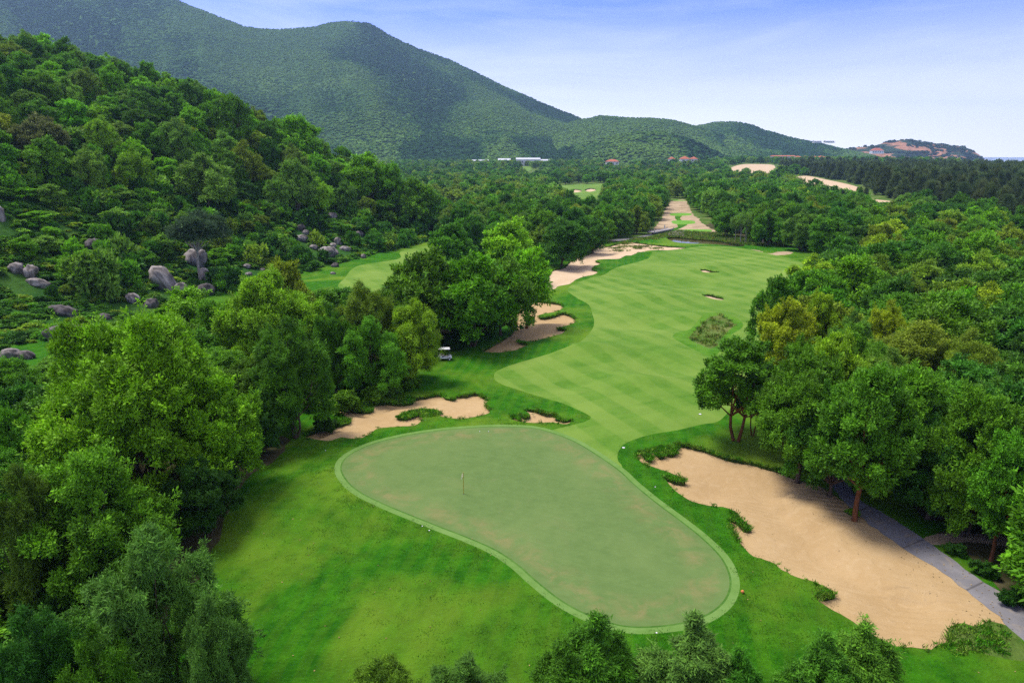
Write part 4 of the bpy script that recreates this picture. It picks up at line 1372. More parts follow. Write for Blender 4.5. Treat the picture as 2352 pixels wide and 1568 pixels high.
def ok_hill(x, y):
    s = float(hill_s(np.array([x]), np.array([y]))[0])
    if s < 12 or y > 350 or not free_of_heroes(x, y):
        return False
    z = float(H(np.array([x]), np.array([y]))[0])
    px, py = project(x, y, z)
    # boulder slope at the lower left stays open
    if inside(np.array([px]), np.array([py]), HILL_OPEN)[0]:
        return False
    return True


def lab_hill(kind, col, x, y, z):
    px, py = project(x, y, z + 9)
    s = float(hill_s(np.array([x]), np.array([y]))[0])
    sky_y = np.interp(px, [0, 250, 540, 700, 870, 1010], [70, 150, 250, 290, 360, 470])
    where = 'along the skyline of the left hill' if py < sky_y + 45 else 'at the foot of the left hill' if s < 26 else 'high on the left hill' if px < 330 else 'on the middle slope of the left hill'
    return f'{WORD[col]} {SHAPE[kind]} tree {where}'


ph = poisson((-300, -20), (60, 350), lambda x, y: 7.2, ok_hill, 20000, 2)
add_zone(ph, [('broad', 'mid', .22), ('acacia', 'soft', .24), ('acacia', 'lime', .12), ('broad', 'dark', .12), ('broad', 'bright', .20), ('acacia', 'olive', .10)], (7.5, 12.5), (7.5, 11.5), lab_hill, 'trees covering the left hill')

def ok_low(x, y):
    s = float(hill_s(np.array([x]), np.array([y]))[0])
    if s < 16 or y > 300 or not free_of_heroes(x, y):
        return False
    px, py = project(x, y, float(H(np.array([x]), np.array([y]))[0]))
    if any(abs(x - a) < 5 and -9 < y - b < 4 for a, b in BW):
        return False
    return bool(inside(np.array([px]), np.array([py]), HILL_OPEN)[0]) and vnoise(x / 16, y / 16, 31) > .36 + .5 * sstep(py, 520, 700)


pq = poisson((-200, -20), (95, 300), lambda x, y: 5.0, ok_low, 9000, 4)
add_zone(pq, [('broad', 'soft', .3), ('broad', 'mid', .35), ('acacia', 'olive', .15), ('broad', 'bright', .2)], (2.8, 5.6), (4.2, 7.5), lambda kind, col, x, y, z: f'low {WORD[col]} {SHAPE[kind]} tree scattered above the boulder slope', 'low trees above the boulder slope')
MIDZ = [
    ([(985, 565), (1100, 590), (1230, 602), (1330, 592), (1400, 555), (1350, 512), (1270, 482), (1150, 480), (1060, 500), (1050, 520)], 'mid', 'wood beside the long waste bunker'),
    ([(1350, 500), (1400, 548), (1480, 540), (1530, 490), (1530, 462), (1450, 445), (1395, 452)], 'mid', 'wood left of the sandy tees'),
    ([(1600, 500), (1640, 545), (1750, 566), (1900, 590), (2010, 570), (1990, 520), (1850, 470), (1700, 450), (1560, 440), (1580, 480)], 'mid', 'wood right of the sandy tees'),
]
for zi, (poly, _, nm) in enumerate(MIDZ):
    gp = ground_at([p[0] for p in poly], [p[1] for p in poly])

    def okm(x, y, gp=gp):
        return inside(np.array([x]), np.array([y]), gp)[0] and not is_clear(x, y, 4) and free_of_heroes(x, y)
    pm = poisson((gp[:, 0].min(), gp[:, 0].max()), (gp[:, 1].min(), gp[:, 1].max()), lambda x, y: 8.2, okm, 8000, 5 + zi)
    add_zone(pm, [('acacia', 'mid', .3), ('broad', 'mid', .2), ('broad', 'dark', .2), ('acacia', 'soft', .15), ('acacia', 'olive', .15)], (10.5, 14), (9.5, 13), lambda kind, col, x, y, z, nm=nm: f'{WORD[col]} {SHAPE[kind]} tree in the {nm}', 'trees of the ' + nm)

# left foreground fill between heroes
def ok_left(x, y):
    return inside(np.array([x]), np.array([y]), WOOD_L)[0] and free_of_heroes(x, y) and not is_clear(x, y, 2.5)


pl = poisson((-66, -6), (30, 128), lambda x, y: 6.0, ok_left, 4000, 8)
add_zone(pl, [('broad', 'mid', .4), ('broad', 'dark', .4), ('acacia', 'mid', .2)], (6, 9.5), (7, 10), lambda kind, col, x, y, z: f'{WORD[col]} {SHAPE[kind]} tree filling the wood on the left of the putting green', 'trees of the left wood')

cand.sort(key=lambda c: -c[0])
NIND = 330 - NTREE - 6
far_pts = []
for i, (sc_, kind, x, y, h, wd, col, lab, grp) in enumerate(cand):
    if i < NIND:
        plant(kind, x, y, h, wd, CLR[col], lab, grp, 0 if y < 80 else 1)
    else:
        far_pts.append((kind, x, y, h, wd, col))
far_pts += [(c[1], c[2], c[3], c[4], c[5], c[6]) for c in beyond]
print('individual trees', NTREE, 'to stuff', len(far_pts), 'right', len(pr), 'hill', len(ph))

# casuarinas on the dune to the right
cas_zone = ground_at([1780, 1850, 1960, 2050, 2110, 2352, 2500, 2500, 2352, 2000, 1800], [398, 402, 440, 462, 490, 540, 560, 402, 398, 388, 386])
pc = poisson((cas_zone[:, 0].min(), cas_zone[:, 0].max()), (cas_zone[:, 1].min(), cas_zone[:, 1].max()), lambda x, y: 7.5 + y / 160,
             lambda x, y: inside(np.array([x]), np.array([y]), cas_zone)[0] and not is_clear(x, y, 8) and x < coast(y) - 15 and abs(x) < 0.86 * y, 26000, 21)
pc.sort(key=lambda p: p[1] ** 2 + p[0] ** 2)
for i, (x, y) in enumerate(pc):
    h = RR.uniform(13, 18); wd = RR.uniform(10, 13)
    if i < 90:
        px, py = project(x, y, H(np.array([x]), np.array([y]))[0] + 10)
        wh = 'nearest the far sand track' if px < 2080 else 'at the right end of the dark coastal wood' if px > 2230 else 'in the middle of the dark coastal wood'
        plant('casuarina', x, y, h, wd, CLR['cas'], f'dark grey-green feathery casuarina {wh}', 'casuarinas of the coastal wood', 1)
    else:
        far_pts.append(('casuarina', x, y, h, wd, 'cas'))
# young casuarinas left of the sand track
for i in range(26):
    px = RR.uniform(1700, 1990); py = 452 + (px - 1700) * .10 + RR.uniform(-8, 14)
    x, y = ground_at(px, py)[0]
    plant('casuarina', x, y, RR.uniform(8, 13), RR.uniform(4, 6), (0.07, 0.105, 0.035), 'slim young casuarina spire among the trees left of the sand track', 'young casuarinas by the sand track', 1)


def ok_far(x, y):
    if abs(x) > 0.84 * y + 20 or x > coast(y) - 10:
        return False
    if hill_s(np.array([x]), np.array([y]))[0] > 6:
        return False
    z = 0.0
    px, py = project(x, y, z)
    if y < 262:
        return False
    for q in MIDG:
        if inside(np.array([x]), np.array([y]), q)[0]:
            return False
    if inside(np.array([x]), np.array([y]), cas_zone)[0]:
        return False
    if inside(np.array([x]), np.array([y]), WOOD_R)[0] and y < 262:
        return False
    if is_clear(x, y, 9):
        return False
    if inside(np.array([px]), np.array([py]), STREAM)[0]:
        return False
    return True


MIDG = [ground_at([p[0] for p in q[0]], [p[1] for p in q[0]]) for q in MIDZ]
STREAM = [(1380, 600), (1400, 548), (1500, 535), (1640, 540), (1780, 570), (1960, 600), (1990, 700), (1400, 700)]
pf = poisson((-700, 900), (262, 1700), lambda x, y: 8.0 + y / 130, ok_far, 40000, 31)
for x, y in pf:
    kind, col = [('broad', 'mid'), ('acacia', 'mid'), ('broad', 'dark'), ('acacia', 'soft'), ('acacia', 'olive')][RR.integers(5)]
    far_pts.append((kind, x, y, RR.uniform(9, 13.5), RR.uniform(10, 14.5), col))
print('far trees', len(far_pts), 'casuarina', len(pc))


# ------------------------------------------------------------------ instanced stuff
def gn_scatter(name, V, rot, scl, idx, protos, label=None):
    """one object whose points carry copies of the prototype meshes"""
    me = bpy.data.meshes.new(name)
    me.vertices.add(len(V))
    me.vertices.foreach_set('co', np.ascontiguousarray(V, np.float32).ravel())
    for k, typ, val in (('rot', 'FLOAT_VECTOR', rot), ('scl', 'FLOAT_VECTOR', scl)):
        a = me.attributes.new(k, typ, 'POINT')
        a.data.foreach_set('vector', np.ascontiguousarray(val, np.float32).ravel())
    a = me.attributes.new('idx', 'INT', 'POINT')
    a.data.foreach_set('value', np.ascontiguousarray(idx, np.int32))
    a = me.attributes.new('col', 'FLOAT_COLOR', 'POINT')
    pcol = np.array([(*c_, 1) for _, c_ in protos], float)[np.asarray(idx)]
    pcol[:, :3] *= np.random.default_rng(len(V)).uniform(.8, 1.22, (len(V), 1)) if len(V) < 60000 else 1.0
    a.data.foreach_set('color', np.ascontiguousarray(pcol, np.float32).ravel())
    o = bpy.data.objects.new(name, me)
    COL.objects.link(o)
    o['kind'] = 'stuff'
    if label:
        o['label'] = label
    pc_ = bpy.data.collections.new(name + '_prototypes')
    for i, (m_, c_) in enumerate(protos):
        q = bpy.data.objects.new(f'{name}_{i:03d}', massed(m_))
        q.color = (*c_, 1)
        pc_.objects.link(q)
    ng = bpy.data.node_groups.new(name, 'GeometryNodeTree')
    ng.interface.new_socket('Geometry', in_out='INPUT', socket_type='NodeSocketGeometry')
    ng.interface.new_socket('Geometry', in_out='OUTPUT', socket_type='NodeSocketGeometry')
    N = ng.nodes
    gi = N.new('NodeGroupInput'); go = N.new('NodeGroupOutput')
    ci = N.new('GeometryNodeCollectionInfo')
    ci.inputs['Collection'].default_value = pc_
    ci.inputs['Separate Children'].default_value = True
    ci.inputs['Reset Children'].default_value = True
    ip = N.new('GeometryNodeInstanceOnPoints')
    ip.inputs['Pick Instance'].default_value = True

    def attr(nm, typ):
        q = N.new('GeometryNodeInputNamedAttribute')
        q.data_type = typ
        q.inputs['Name'].default_value = nm
        return q.outputs['Attribute']
    L = ng.links
    L.new(gi.outputs[0], ip.inputs['Points'])
    L.new(ci.outputs[0], ip.inputs['Instance'])
    L.new(attr('idx', 'INT'), ip.inputs['Instance Index'])
    L.new(attr('rot', 'FLOAT_VECTOR'), ip.inputs['Rotation'])
    L.new(attr('scl', 'FLOAT_VECTOR'), ip.inputs['Scale'])
    L.new(ip.outputs[0], go.inputs[0])
    md = o.modifiers.new('scatter', 'NODES')
    md.node_group = ng
    return o


def join_tree(cm, tm, name):
    """crown and trunk as one mesh for the far woods"""
    out_v = []; out_f = []; tint = []; mi = []; base = 0
    for k, me in enumerate((cm, tm)):
        nv = len(me.vertices)
        v = np.empty(nv * 3, np.float32); me.vertices.foreach_get('co', v)
        lt = np.empty(len(me.polygons), np.int32); me.polygons.foreach_get('loop_total', lt)
        li = np.empty(len(me.loops), np.int32); me.loops.foreach_get('vertex_index', li)
        st = np.concatenate([[0], np.cumsum(lt)[:-1]])
        for q in np.unique(lt):
            s_ = st[lt == q]
            f = li[s_[:, None] + np.arange(q)] + base
            out_f.append(f); mi.append(np.full(len(f), k))
            if k == 0:
                a = np.empty(len(me.polygons), np.float32); me.attributes['tint'].data.foreach_get('value', a)
                tint.append(a)
            else:
                tint.append(np.full(len(f), .5, np.float32))
        out_v.append(v.reshape(-1, 3)); base += nv
    me = mesh_np(name, np.concatenate(out_v), out_f, False, dict(tint=np.concatenate(tint)))
    me.materials.append(cm.materials[0]); me.materials.append(tm.materials[0])
    me.polygons.foreach_set('material_index', np.concatenate(mi).astype(np.int32))
    return me


fp = []; fidx = {}
JOINED = {}


def far_proto(kind, lod, var, col):
    key = (kind, lod, var, col)
    if key not in fidx:
        ps = PROTO.get((kind, lod)) or PROTO[(kind, 1)]
        var = var % len(ps)
        jk = (kind, lod, var)
        if jk not in JOINED:
            JOINED[jk] = join_tree(ps[var][0], ps[var][1], kind + '_far')
        fidx[key] = len(fp)
        fp.append((JOINED[jk], CLR[col]))
    return fidx[key]


V = []; RT = []; SC = []; IX = []
for kind, x, y, h, wd, col in far_pts:
    lod = 1 if y < 330 else 2
    ps = PROTO.get((kind, lod)) or PROTO[(kind, 1)]
    H0, W0 = ps[0][2], ps[0][3]
    IX.append(far_proto(kind, lod, int(RR.integers(3)) % len(ps), col))
    V.append((x, y, float(H(np.array([x]), np.array([y]))[0]) - .1))
    RT.append((0, 0, RR.uniform(0, 6.28)))
    k = wd / W0
    SC.append((k, k, h / H0))
gn_scatter('distant_woods', V, RT, SC, IX, fp)


# hillside ground cover
n = 60000
xs = RR.uniform(-240, -18, n); ys = RR.uniform(70, 345, n)
s = hill_s(xs, ys)
dm = fbm(xs / 9, ys / 9, 3, 77)
k = (s > 0.8) & (s < 150)
for bx_, by_ in BW:                       # boulders stay in view
    k &= ~((np.abs(xs - bx_ * (1 - .012)) < 2.4) & (ys < by_ + .5) & (ys > by_ - 7))
k &= (s < 150) & (np.abs(xs) < 0.8 * ys + 6) & (dm > .24 + .1 * RR.random(n))
xs, ys = xs[k], ys[k]
zs = H(xs, ys)
n = len(xs)
sz = RR.uniform(.35, .95, n) * (1 + .5 * (fbm(xs / 12, ys / 12, 2, 5) - .4))
nearb = np.zeros(n, bool)
for bx_, by_ in BW:
    nearb |= (np.abs(xs - bx_) < 3.5) & (ys < by_ + 2) & (ys > by_ - 9)
big_ = ~nearb & (RR.random(n) < .045) & (fbm(xs / 14, ys / 14, 2, 55) > .42)
sz = np.where(big_, RR.uniform(1.0, 1.9, n), sz * .85)
cols = ['mid', 'dark', 'deep', 'soft', 'olive']
pp = [(PROTO[('shrub', 1 if v < 2 else 2)][i][0], tuple(np.array(CLR[c]) * 1.15)) for v, c in enumerate(cols) for i in range(3)]
wts = np.array([.26, .28, .22, .14, .10]).repeat(3) / 3
ix = RR.choice(15, n, p=wts / wts.sum())
gn_scatter('hillside_ground_cover', np.stack([xs, ys, zs - .15], 1), np.stack([np.zeros(n), np.zeros(n), RR.uniform(0, 6.28, n)], 1), np.stack([sz, sz, sz * np.where(big_, RR.uniform(.8, 1.4, n), RR.uniform(.3, .75, n))], 1), ix, pp)
print('ground cover', n)


def blob_mesh(name, seed, n=70):
    """one far tree crown: a ragged dome of leaf clumps"""
    r = np.random.default_rng(seed)
    d = unit(r.normal(size=(n, 3))); d[:, 2] = np.abs(d[:, 2]) - .15
    P = d * np.array([.5, .5, .62]) * r.uniform(.75, 1.0, (n, 1)) + np.array([0, 0, .3])
    al = unit(np.cross(d, r.normal(size=(n, 3))))
    nn = unit(d + np.array([0, 0, .5]) + .25 * r.normal(size=(n, 3)))
    nn = unit(nn - al * np.sum(al * nn, 1, keepdims=True))
    LL = r.uniform(.38, .62, n)
    V, F = leaf_mesh(P - al * LL[:, None] * .5, al, nn, LL, LL * .8, 0)
    me = mesh_np(name, V, F, False, dict(tint=r.random(n)))
    me.materials.append(LEAF_FAR)
    return me


BLOBS = [blob_mesh('far_crown', s_) for s_ in (1, 2, 3)]


def cover_hill(name, zf, a0, a1, y0, y1, n, smin, smax, colors, seed, zmin=2, keep=None, veg_shading=False):
    r = np.random.default_rng(seed)
    a = r.uniform(a0, a1, n); y = np.sqrt(r.uniform(y0 ** 2, y1 ** 2, n))
    z = zf(a, y)
    x = a * y
    px, py = project(x, y, z)
    # leave out what lies on the far side of the ridges
    z2 = zf(a, y * .985)
    ok = (z > zmin) & (px > -60) & (px < 2420) & (py > -60) & (z >= z2 - 4)
    if keep is not None:
        ok &= keep(x, y, z, r)
    x, y, z = x[ok], y[ok], z[ok]
    m_ = len(x)
    sz = r.uniform(smin, smax, m_) * (.8 + .5 * fbm(x / 120, y / 120, 3, 9))
    pr_ = [(b, c) for c in colors for b in BLOBS]
    tone = fbm(x / 260, y / 260, 4, 13)
    if veg_shading:
        _, relief_shade = mountain_z(x / y, y, True)
        tone = .27 + .85 * relief_shade + .55 * (tone - .5) + .07 * sstep(x / y, -.25, .1)  # slope shading put into the crown colours, over patchy vegetation
        low = sstep(z, 170, 30)
        sz = sz * np.interp(tone, [.35, .6], [1.05, .62]) * (.85 + .55 * low)
        tone = tone - .10 * low * (tone < .52)
    ci = np.clip((tone - .3) / .4 * len(colors) + r.normal(size=m_) * .45, 0, len(colors) - 1).astype(int)
    gn_scatter(name, np.stack([x, y, z - .5], 1), np.stack([r.normal(size=m_) * .1, r.normal(size=m_) * .1, r.uniform(0, 6.28, m_)], 1), np.stack([sz, sz, sz * r.uniform(.34, .62, m_)], 1), ci * 3 + r.integers(0, 3, m_), pr_)
    print(name, m_)


cover_hill('mountain_forest', mountain_z, -.82, .56, 1350, 2960, 120000, 7, 12, [(.024, .084, .017), (.042, .128, .021), (.078, .190, .028), (.140, .270, .045)], 3, veg_shading=True)
cover_hill('headland_scrub', headland_z, .43, .76, 2540, 2960, 3500, 6, 14, [(.026, .055, .020), (.036, .070, .024)], 4,
           keep=lambda x, y, z, r: (fbm(x / 60, z / 14 + y / 200, 3, 91) > .47) & (z > 2))

# ------------------------------------------------------------------ grass fringe on the bunker lips and tussocks
def tuft_mesh(name, seed, n, hgt, spread, wid, lay=.55):
    r = np.random.default_rng(seed)
    b = np.stack([r.normal(size=n) * spread, r.normal(size=n) * spread, np.zeros(n)], 1)
    al = unit(np.stack([r.normal(size=n) * lay, r.normal(size=n) * lay, np.ones(n)], 1))
    nn = unit(r.normal(size=(n, 3)) + np.array([0, 0, .8]))
    nn = unit(nn - al * np.sum(al * nn, 1, keepdims=True))
    V, F = leaf_mesh(b, al, nn, hgt * r.uniform(.6, 1.2, n), wid * r.uniform(.7, 1.3, n), .1)
    return mesh_np(name, V, F, False, dict(tint=r.random(n)))


TUFT = []
for s_ in range(3):
    q = tuft_mesh('grass_tuft', s_, 26, .26, .12, .04)
    q.materials.append(LEAF_SOFT)
    TUFT.append(q)
V = []
for q, amt in ((B1, 1.0), (B2, 1.0), (B3, 1.0), (B4, 1.0), (B5, .8), (B6, 1), (B7, 1)):
    dens = 7 if q[:, 1].mean() < 130 else 2.0
    P2 = np.roll(q, -1, 0)
    keepm = np.ones(len(q))
    if q is B1:
        keepm = sstep(seg_dist(q[:, 0], q[:, 1], cart_path, True), 1.5, 4)
    ccw = np.sum(q[:, 0] * P2[:, 1] - P2[:, 0] * q[:, 1]) > 0
    eo = -(P2 - q)[:, 0] * (1 if ccw else -1) / (np.linalg.norm(P2 - q, axis=1) + 1e-9)
    keepm = keepm * (.12 + .88 * sstep(eo, -.3, .3))
    for a, b, km in zip(q, P2, keepm):
        L = np.linalg.norm(b - a)
        for _ in range(RR.poisson(L * dens * km * amt)):
            f = RR.random()
            nrm = np.array([(b - a)[1], -(b - a)[0]]) / (L + 1e-6)
            V.append((*(a + (b - a) * f + nrm * RR.normal() * .12), 0))
# thick grass on the fingers between the bunker bays
fing = [Z(5, [(350, 722), (380, 694), (500, 672), (600, 690), (600, 715), (520, 730), (500, 715), (440, 722)]), Z(8, [(530, 500), (600, 540), (640, 585), (678, 622), (640, 628), (590, 575)]), Z(8, [(545, 600), (580, 640), (612, 705), (570, 660)]), Z(8, [(1065, 950), (1150, 985), (1205, 1025), (1130, 1035), (1080, 1015)]), Z(8, [(130, 300), (200, 290), (270, 320), (255, 340), (180, 330)]),
        [(1468, 1040), (1484, 1056), (1500, 1056), (1494, 1040), (1516, 1050), (1530, 1046), (1556, 1036), (1555, 1020), (1500, 1026)], Z(5, [(60, 640), (190, 640), (198, 685), (120, 685), (60, 665)]), Z(5, [(290, 600), (440, 600), (440, 635), (340, 635)]), Z(5, [(-30, 700), (60, 740), (10, 762), (-60, 755)]),
        Z(8, [(1885, 1235), (1930, 1205), (2050, 1215), (2150, 1180), (2250, 1250), (2250, 1400), (1950, 1400), (1800, 1345)])]
for q in fing:
    g = ground_at([p[0] for p in q], [p[1] for p in q])
    A = (np.ptp(g[:, 0])) * (np.ptp(g[:, 1]))
    for _ in range(int(A * 11)):
        x = RR.uniform(g[:, 0].min(), g[:, 0].max()); y = RR.uniform(g[:, 1].min(), g[:, 1].max())
        if inside(np.array([x]), np.array([y]), g)[0]:
            V.append((x, y, 0))
V = np.array(V)
V[:, 2] = H(V[:, 0], V[:, 1]) - .02
n = len(V)
sc_ = RR.uniform(.7, 1.5, n)
gn_scatter('bunker_edge_grass', V, np.stack([RR.normal(size=n) * .3, RR.normal(size=n) * .3, RR.uniform(0, 6.28, n)], 1), np.stack([sc_, sc_, sc_], 1), RR.integers(0, 9, n), [(m_, c_) for c_ in ((.045, .185, .006), (.075, .230, .010), (.14, .25, .03)) for m_ in TUFT])
print('lip tufts', n)
# long grass on the mound, by the stream and in the bunker at the far end
V = []


def fill_tufts(q, dens):
    for _ in range(int(np.ptp(q[:, 0]) * np.ptp(q[:, 1]) * dens)):
        x = RR.uniform(q[:, 0].min(), q[:, 0].max()); y = RR.uniform(q[:, 1].min(), q[:, 1].max())
        if inside(np.array([x]), np.array([y]), q)[0]:
            V.append((x, y, 0))


fill_tufts(mound_wild, .8)
stream_bank = ground_at(*zip(*Z(3, [(-120, 960), (-20, 935), (80, 930), (170, 900), (260, 890), (480, 905), (640, 930), (860, 950), (900, 985), (700, 985), (640, 978), (480, 952), (300, 940), (210, 930), (150, 935), (100, 945), (0, 950)])))
fill_tufts(stream_bank, 1.6)
for cx, cy_ in Z(2, [(1660, 960), (1720, 975), (1740, 990), (1680, 1000), (1700, 1015), (1800, 990), (1850, 990), (1820, 1000), (1760, 965), (1930, 1000), (1600, 965)]):
    x, y = ground_at(cx, cy_)[0]
    for _ in range(26):
        V.append((x + RR.normal() * 1.4, y + RR.normal() * .6, 0))
V = np.array(V)
V[:, 2] = H(V[:, 0], V[:, 1])
n = len(V)
sc_ = RR.uniform(1.4, 2.8, n)
gn_scatter('long_grass', V, np.stack([RR.normal(size=n) * .2, RR.normal(size=n) * .2, RR.uniform(0, 6.28, n)], 1), np.stack([sc_, sc_, sc_], 1), RR.integers(0, 9, n), [(m_, c_) for c_ in ((.08, .19, .014), (.14, .22, .03), (.22, .24, .07)) for m_ in TUFT])

# short tufts that roughen the near lawn
SM = []
for s_ in range(3):
    q = tuft_mesh('lawn_tuft', 20 + s_, 18, .10, .20, .035, 1.6)
    q.materials.append(LEAF_SOFT)
    SM.append(q)
xs = RR.uniform(-32, 34, 60000); ys = RR.uniform(27, 100, 60000)
keepm = np.ones(len(xs), bool)
for q in (collar, B1, B2, B3, fairway, cart_path, wood_l, wood_r):
    keepm &= ~inside(xs, ys, q)
dm = fbm(xs / 1.1, ys / .6, 3, 71) * .75 + .25 * fbm(xs / 9, ys / 9, 2, 72)
dcol = seg_dist(xs, ys, collar, True)
keepm &= (dm > .44 + .12 * RR.random(len(xs))) & (RR.random(len(xs)) < np.exp(-dcol / 7)) & (np.abs(xs) < .82 * ys + 3)
xs, ys = xs[keepm], ys[keepm]
n = len(xs)
sc_ = RR.uniform(.6, 1.3, n)
gn_scatter('rough_lawn_tufts', np.stack([xs, ys, H(xs, ys) - .01], 1), np.stack([RR.normal(size=n) * .2, RR.normal(size=n) * .2, RR.uniform(0, 6.28, n)], 1), np.stack([sc_, sc_, sc_], 1), RR.integers(0, 9, n), [(m_, c_) for c_ in ((.030, .140, .003), (.048, .180, .005), (.068, .210, .007)) for m_ in SM])
print('lawn tufts', n)

# scattered fallen leaves on the lawn and the sand
n = 260
xs = RR.uniform(-28, 40, n); ys = RR.uniform(32, 95, n)
keepm = np.ones(n, bool)
for q in (B1, B2, B3, green):
    keepm &= ~inside(xs, ys, q)
xs, ys = xs[keepm], ys[keepm]
x2 = RR.uniform(20, 46, 5000); y2 = RR.uniform(34, 80, 5000)
dp_ = seg_dist(x2, y2, cart_path, True)
k2 = (inside(x2, y2, B1) | inside(x2, y2, cart_path)) & (RR.random(5000) < np.exp(-dp_ / 2.2) * .5)
xs = np.concatenate([xs, x2[k2]]); ys = np.concatenate([ys, y2[k2]]); n = len(xs)
al = unit(np.stack([RR.normal(size=n), RR.normal(size=n), np.zeros(n)], 1)); nn = unit(np.stack([RR.normal(size=n) * .3, RR.normal(size=n) * .3, np.ones(n)], 1))
nn = unit(nn - al * np.sum(al * nn, 1, keepdims=True))
Vl, Fl = leaf_mesh(np.stack([xs, ys, H(xs, ys) + .05], 1), al, nn, RR.uniform(.10, .2, n), RR.uniform(.05, .1, n), .1)
link('fallen_leaves', mesh_np('fallen_leaves', Vl, Fl, False), plain('dry leaf', (.30, .21, .09), .8, .1, .6, .6), kind='stuff')

# ------------------------------------------------------------------ boulders
def boulder_mesh(seed):
    r = np.random.default_rng(seed)
    nu, nv = 28, 18
    th = np.linspace(0, 2 * np.pi, nu, endpoint=False); ph = np.linspace(0.02, np.pi - .02, nv)
    T, Pp = np.meshgrid(th, ph)
    d = np.stack([np.cos(T) * np.sin(Pp), np.sin(T) * np.sin(Pp), np.cos(Pp)], -1).reshape(-1, 3)
    rad = np.ones(len(d))
    for _ in range(14):                     # flattened facets
        nrm = unit(r.normal(size=3)); c_ = r.uniform(.72, .95)
        dp = d @ nrm
        rad = np.minimum(rad, np.where(dp > .05, c_ / np.maximum(dp, .05), 9))
    rad = rad * (1 + .07 * np.sin(d @ r.normal(size=3) * 5 + 1) + .05 * np.sin(d @ r.normal(size=3) * 9) + .03 * np.sin(d @ r.normal(size=3) * 17))
    V = d * rad[:, None]
    i = np.arange(nv * nu).reshape(nv, nu)
    j = np.roll(i, -1, 1)
    F = np.stack([i[:-1].ravel(), i[1:].ravel(), j[1:].ravel(), j[:-1].ravel()], 1)
    me = mesh_np('boulder', V, F, True)
    me.materials.append(ROCK)
    return me


BM = [boulder_mesh(s_) for s_ in range(7)]
for i, ((px, py, bw, bh, lab, tilt), (x, y)) in enumerate(zip(BOULD, BW)):
    z = float(H(np.array([x]), np.array([y]))[0])
    dep = y * CP + (CAMZ - z) * SP
    sx = bw / FP * dep * .56; sz = bh / FP * dep * .60
    o = link('boulder', BM[i % 7], None, label=lab, category='boulder', group='boulders on the left slope')
    o.location = (x, y, z + sz * .35)
    o.scale = (sx, min(sx, sz) * 1.1, sz)
    o.rotation_euler = (0, tilt, RR.uniform(-.4, .4))
    b_ = RR.uniform(.85, 1.25)
    o.color = (b_ * 1.02, b_, b_ * 1.0, 1) if 'dark' not in lab else (.5, .48, .5, 1)

# individual shrubs on the slope and along the wood edges
SH = 0
for i in range(70):
    px = RR.uniform(20, 950); py = RR.uniform(500, 760)
    if px > 320 and py > 700 - (px - 320) * .12:
        continue
    x, y = ground_at(px, py)[0]
    if hill_s(np.array([x]), np.array([y]))[0] < 2 or any(abs(x - a) < 4 and -8 < y - b < 3 for a, b in BW):
        continue
    col = ['mid', 'dark', 'soft', 'olive'][RR.integers(4)]
    pz = 'near the left fairway' if px > 600 else 'among the boulders around the leaning rock' if px > 280 else 'on the open slope at the far left'
    plant('shrub', x, y, RR.uniform(1.2, 3.0), RR.uniform(2.2, 4.6), CLR[col], f'{WORD[col]} bush {pz}', 'bushes on the boulder slope', 0)
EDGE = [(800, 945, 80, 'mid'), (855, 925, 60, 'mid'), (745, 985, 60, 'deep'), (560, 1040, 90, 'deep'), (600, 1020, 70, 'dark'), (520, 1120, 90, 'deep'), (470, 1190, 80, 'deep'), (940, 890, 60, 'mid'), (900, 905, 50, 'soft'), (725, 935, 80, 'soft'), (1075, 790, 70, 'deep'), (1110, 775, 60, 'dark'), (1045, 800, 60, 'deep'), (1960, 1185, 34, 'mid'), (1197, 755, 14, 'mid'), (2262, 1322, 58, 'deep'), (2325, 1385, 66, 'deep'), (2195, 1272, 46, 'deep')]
for px, py, wp, col in EDGE:
    x, y = ground_at(px, py)[0]
    dep = y * CP + CAMZ * SP
    wd = wp / FP * dep
    side = 'at the foot of the left wood' if px < 780 else 'behind the left greenside bunker' if px < 950 else 'at the foot of the dense bunker clump' if px < 1120 else 'at the foot of the thin trunks in the middle left bunker' if px < 1300 else 'around the foot of the red trunk' if px < 2000 else 'in the shade right of the cart path'
    plant('shrub', x, y, wd * .6, wd, CLR[col], f'low {WORD[col]} bush {side}', 'bushes along the wood edges', 0)

# ------------------------------------------------------------------ things on the course
def gz(x, y):
    return float(H(np.array([x]), np.array([y]))[0])


# flagstick
x, y = ground_at(1065, 1134)[0]
fl = thing('flagstick', 'thin yellow flagstick with limp pale flag standing in the hole on the putting green', 'flagstick', (x, y, gz(x, y)))
MB().tube([(0, 0, -.1), (0, 0, 2.25)], .032, 8).build('pole', YELLOW, fl, True)
nx, nz = 9, 10
Vf = []
for j in range(nz):
    for i in range(nx):
        u = i / (nx - 1); v_ = j / (nz - 1)
        Vf.append((-.02 - .16 * u - .05 * math.sin(v_ * 3.1) * u, .07 * math.sin(u * 7 + v_ * 2) * (.3 + u * .7), 2.22 - .42 * v_ - .34 * u * u - .05 * u))
i = np.arange(nx * nz).reshape(nz, nx)
F = np.stack([i[:-1, :-1].ravel(), i[:-1, 1:].ravel(), i[1:, 1:].ravel(), i[1:, :-1].ravel()], 1)
link('flag', mesh_np('flag', np.array(Vf), F, True), FLAG, fl)
a = np.arange(20) * 2 * np.pi / 20
MB().add(np.concatenate([np.stack([.075 * np.cos(a), .075 * np.sin(a), np.full(20, .012)], 1), np.stack([.075 * np.cos(a), .075 * np.sin(a), np.full(20, -.1)], 1)]), [(i, (i + 1) % 20, 20 + (i + 1) % 20, 20 + i) for i in range(20)]).build('cup', WHITE, fl)
MB().tube([(0, 0, .004), (0, 0, .008)], .07, 16).build('painted_hole_shade', DARK, fl)  # dark disc stands in for the shade down the hole

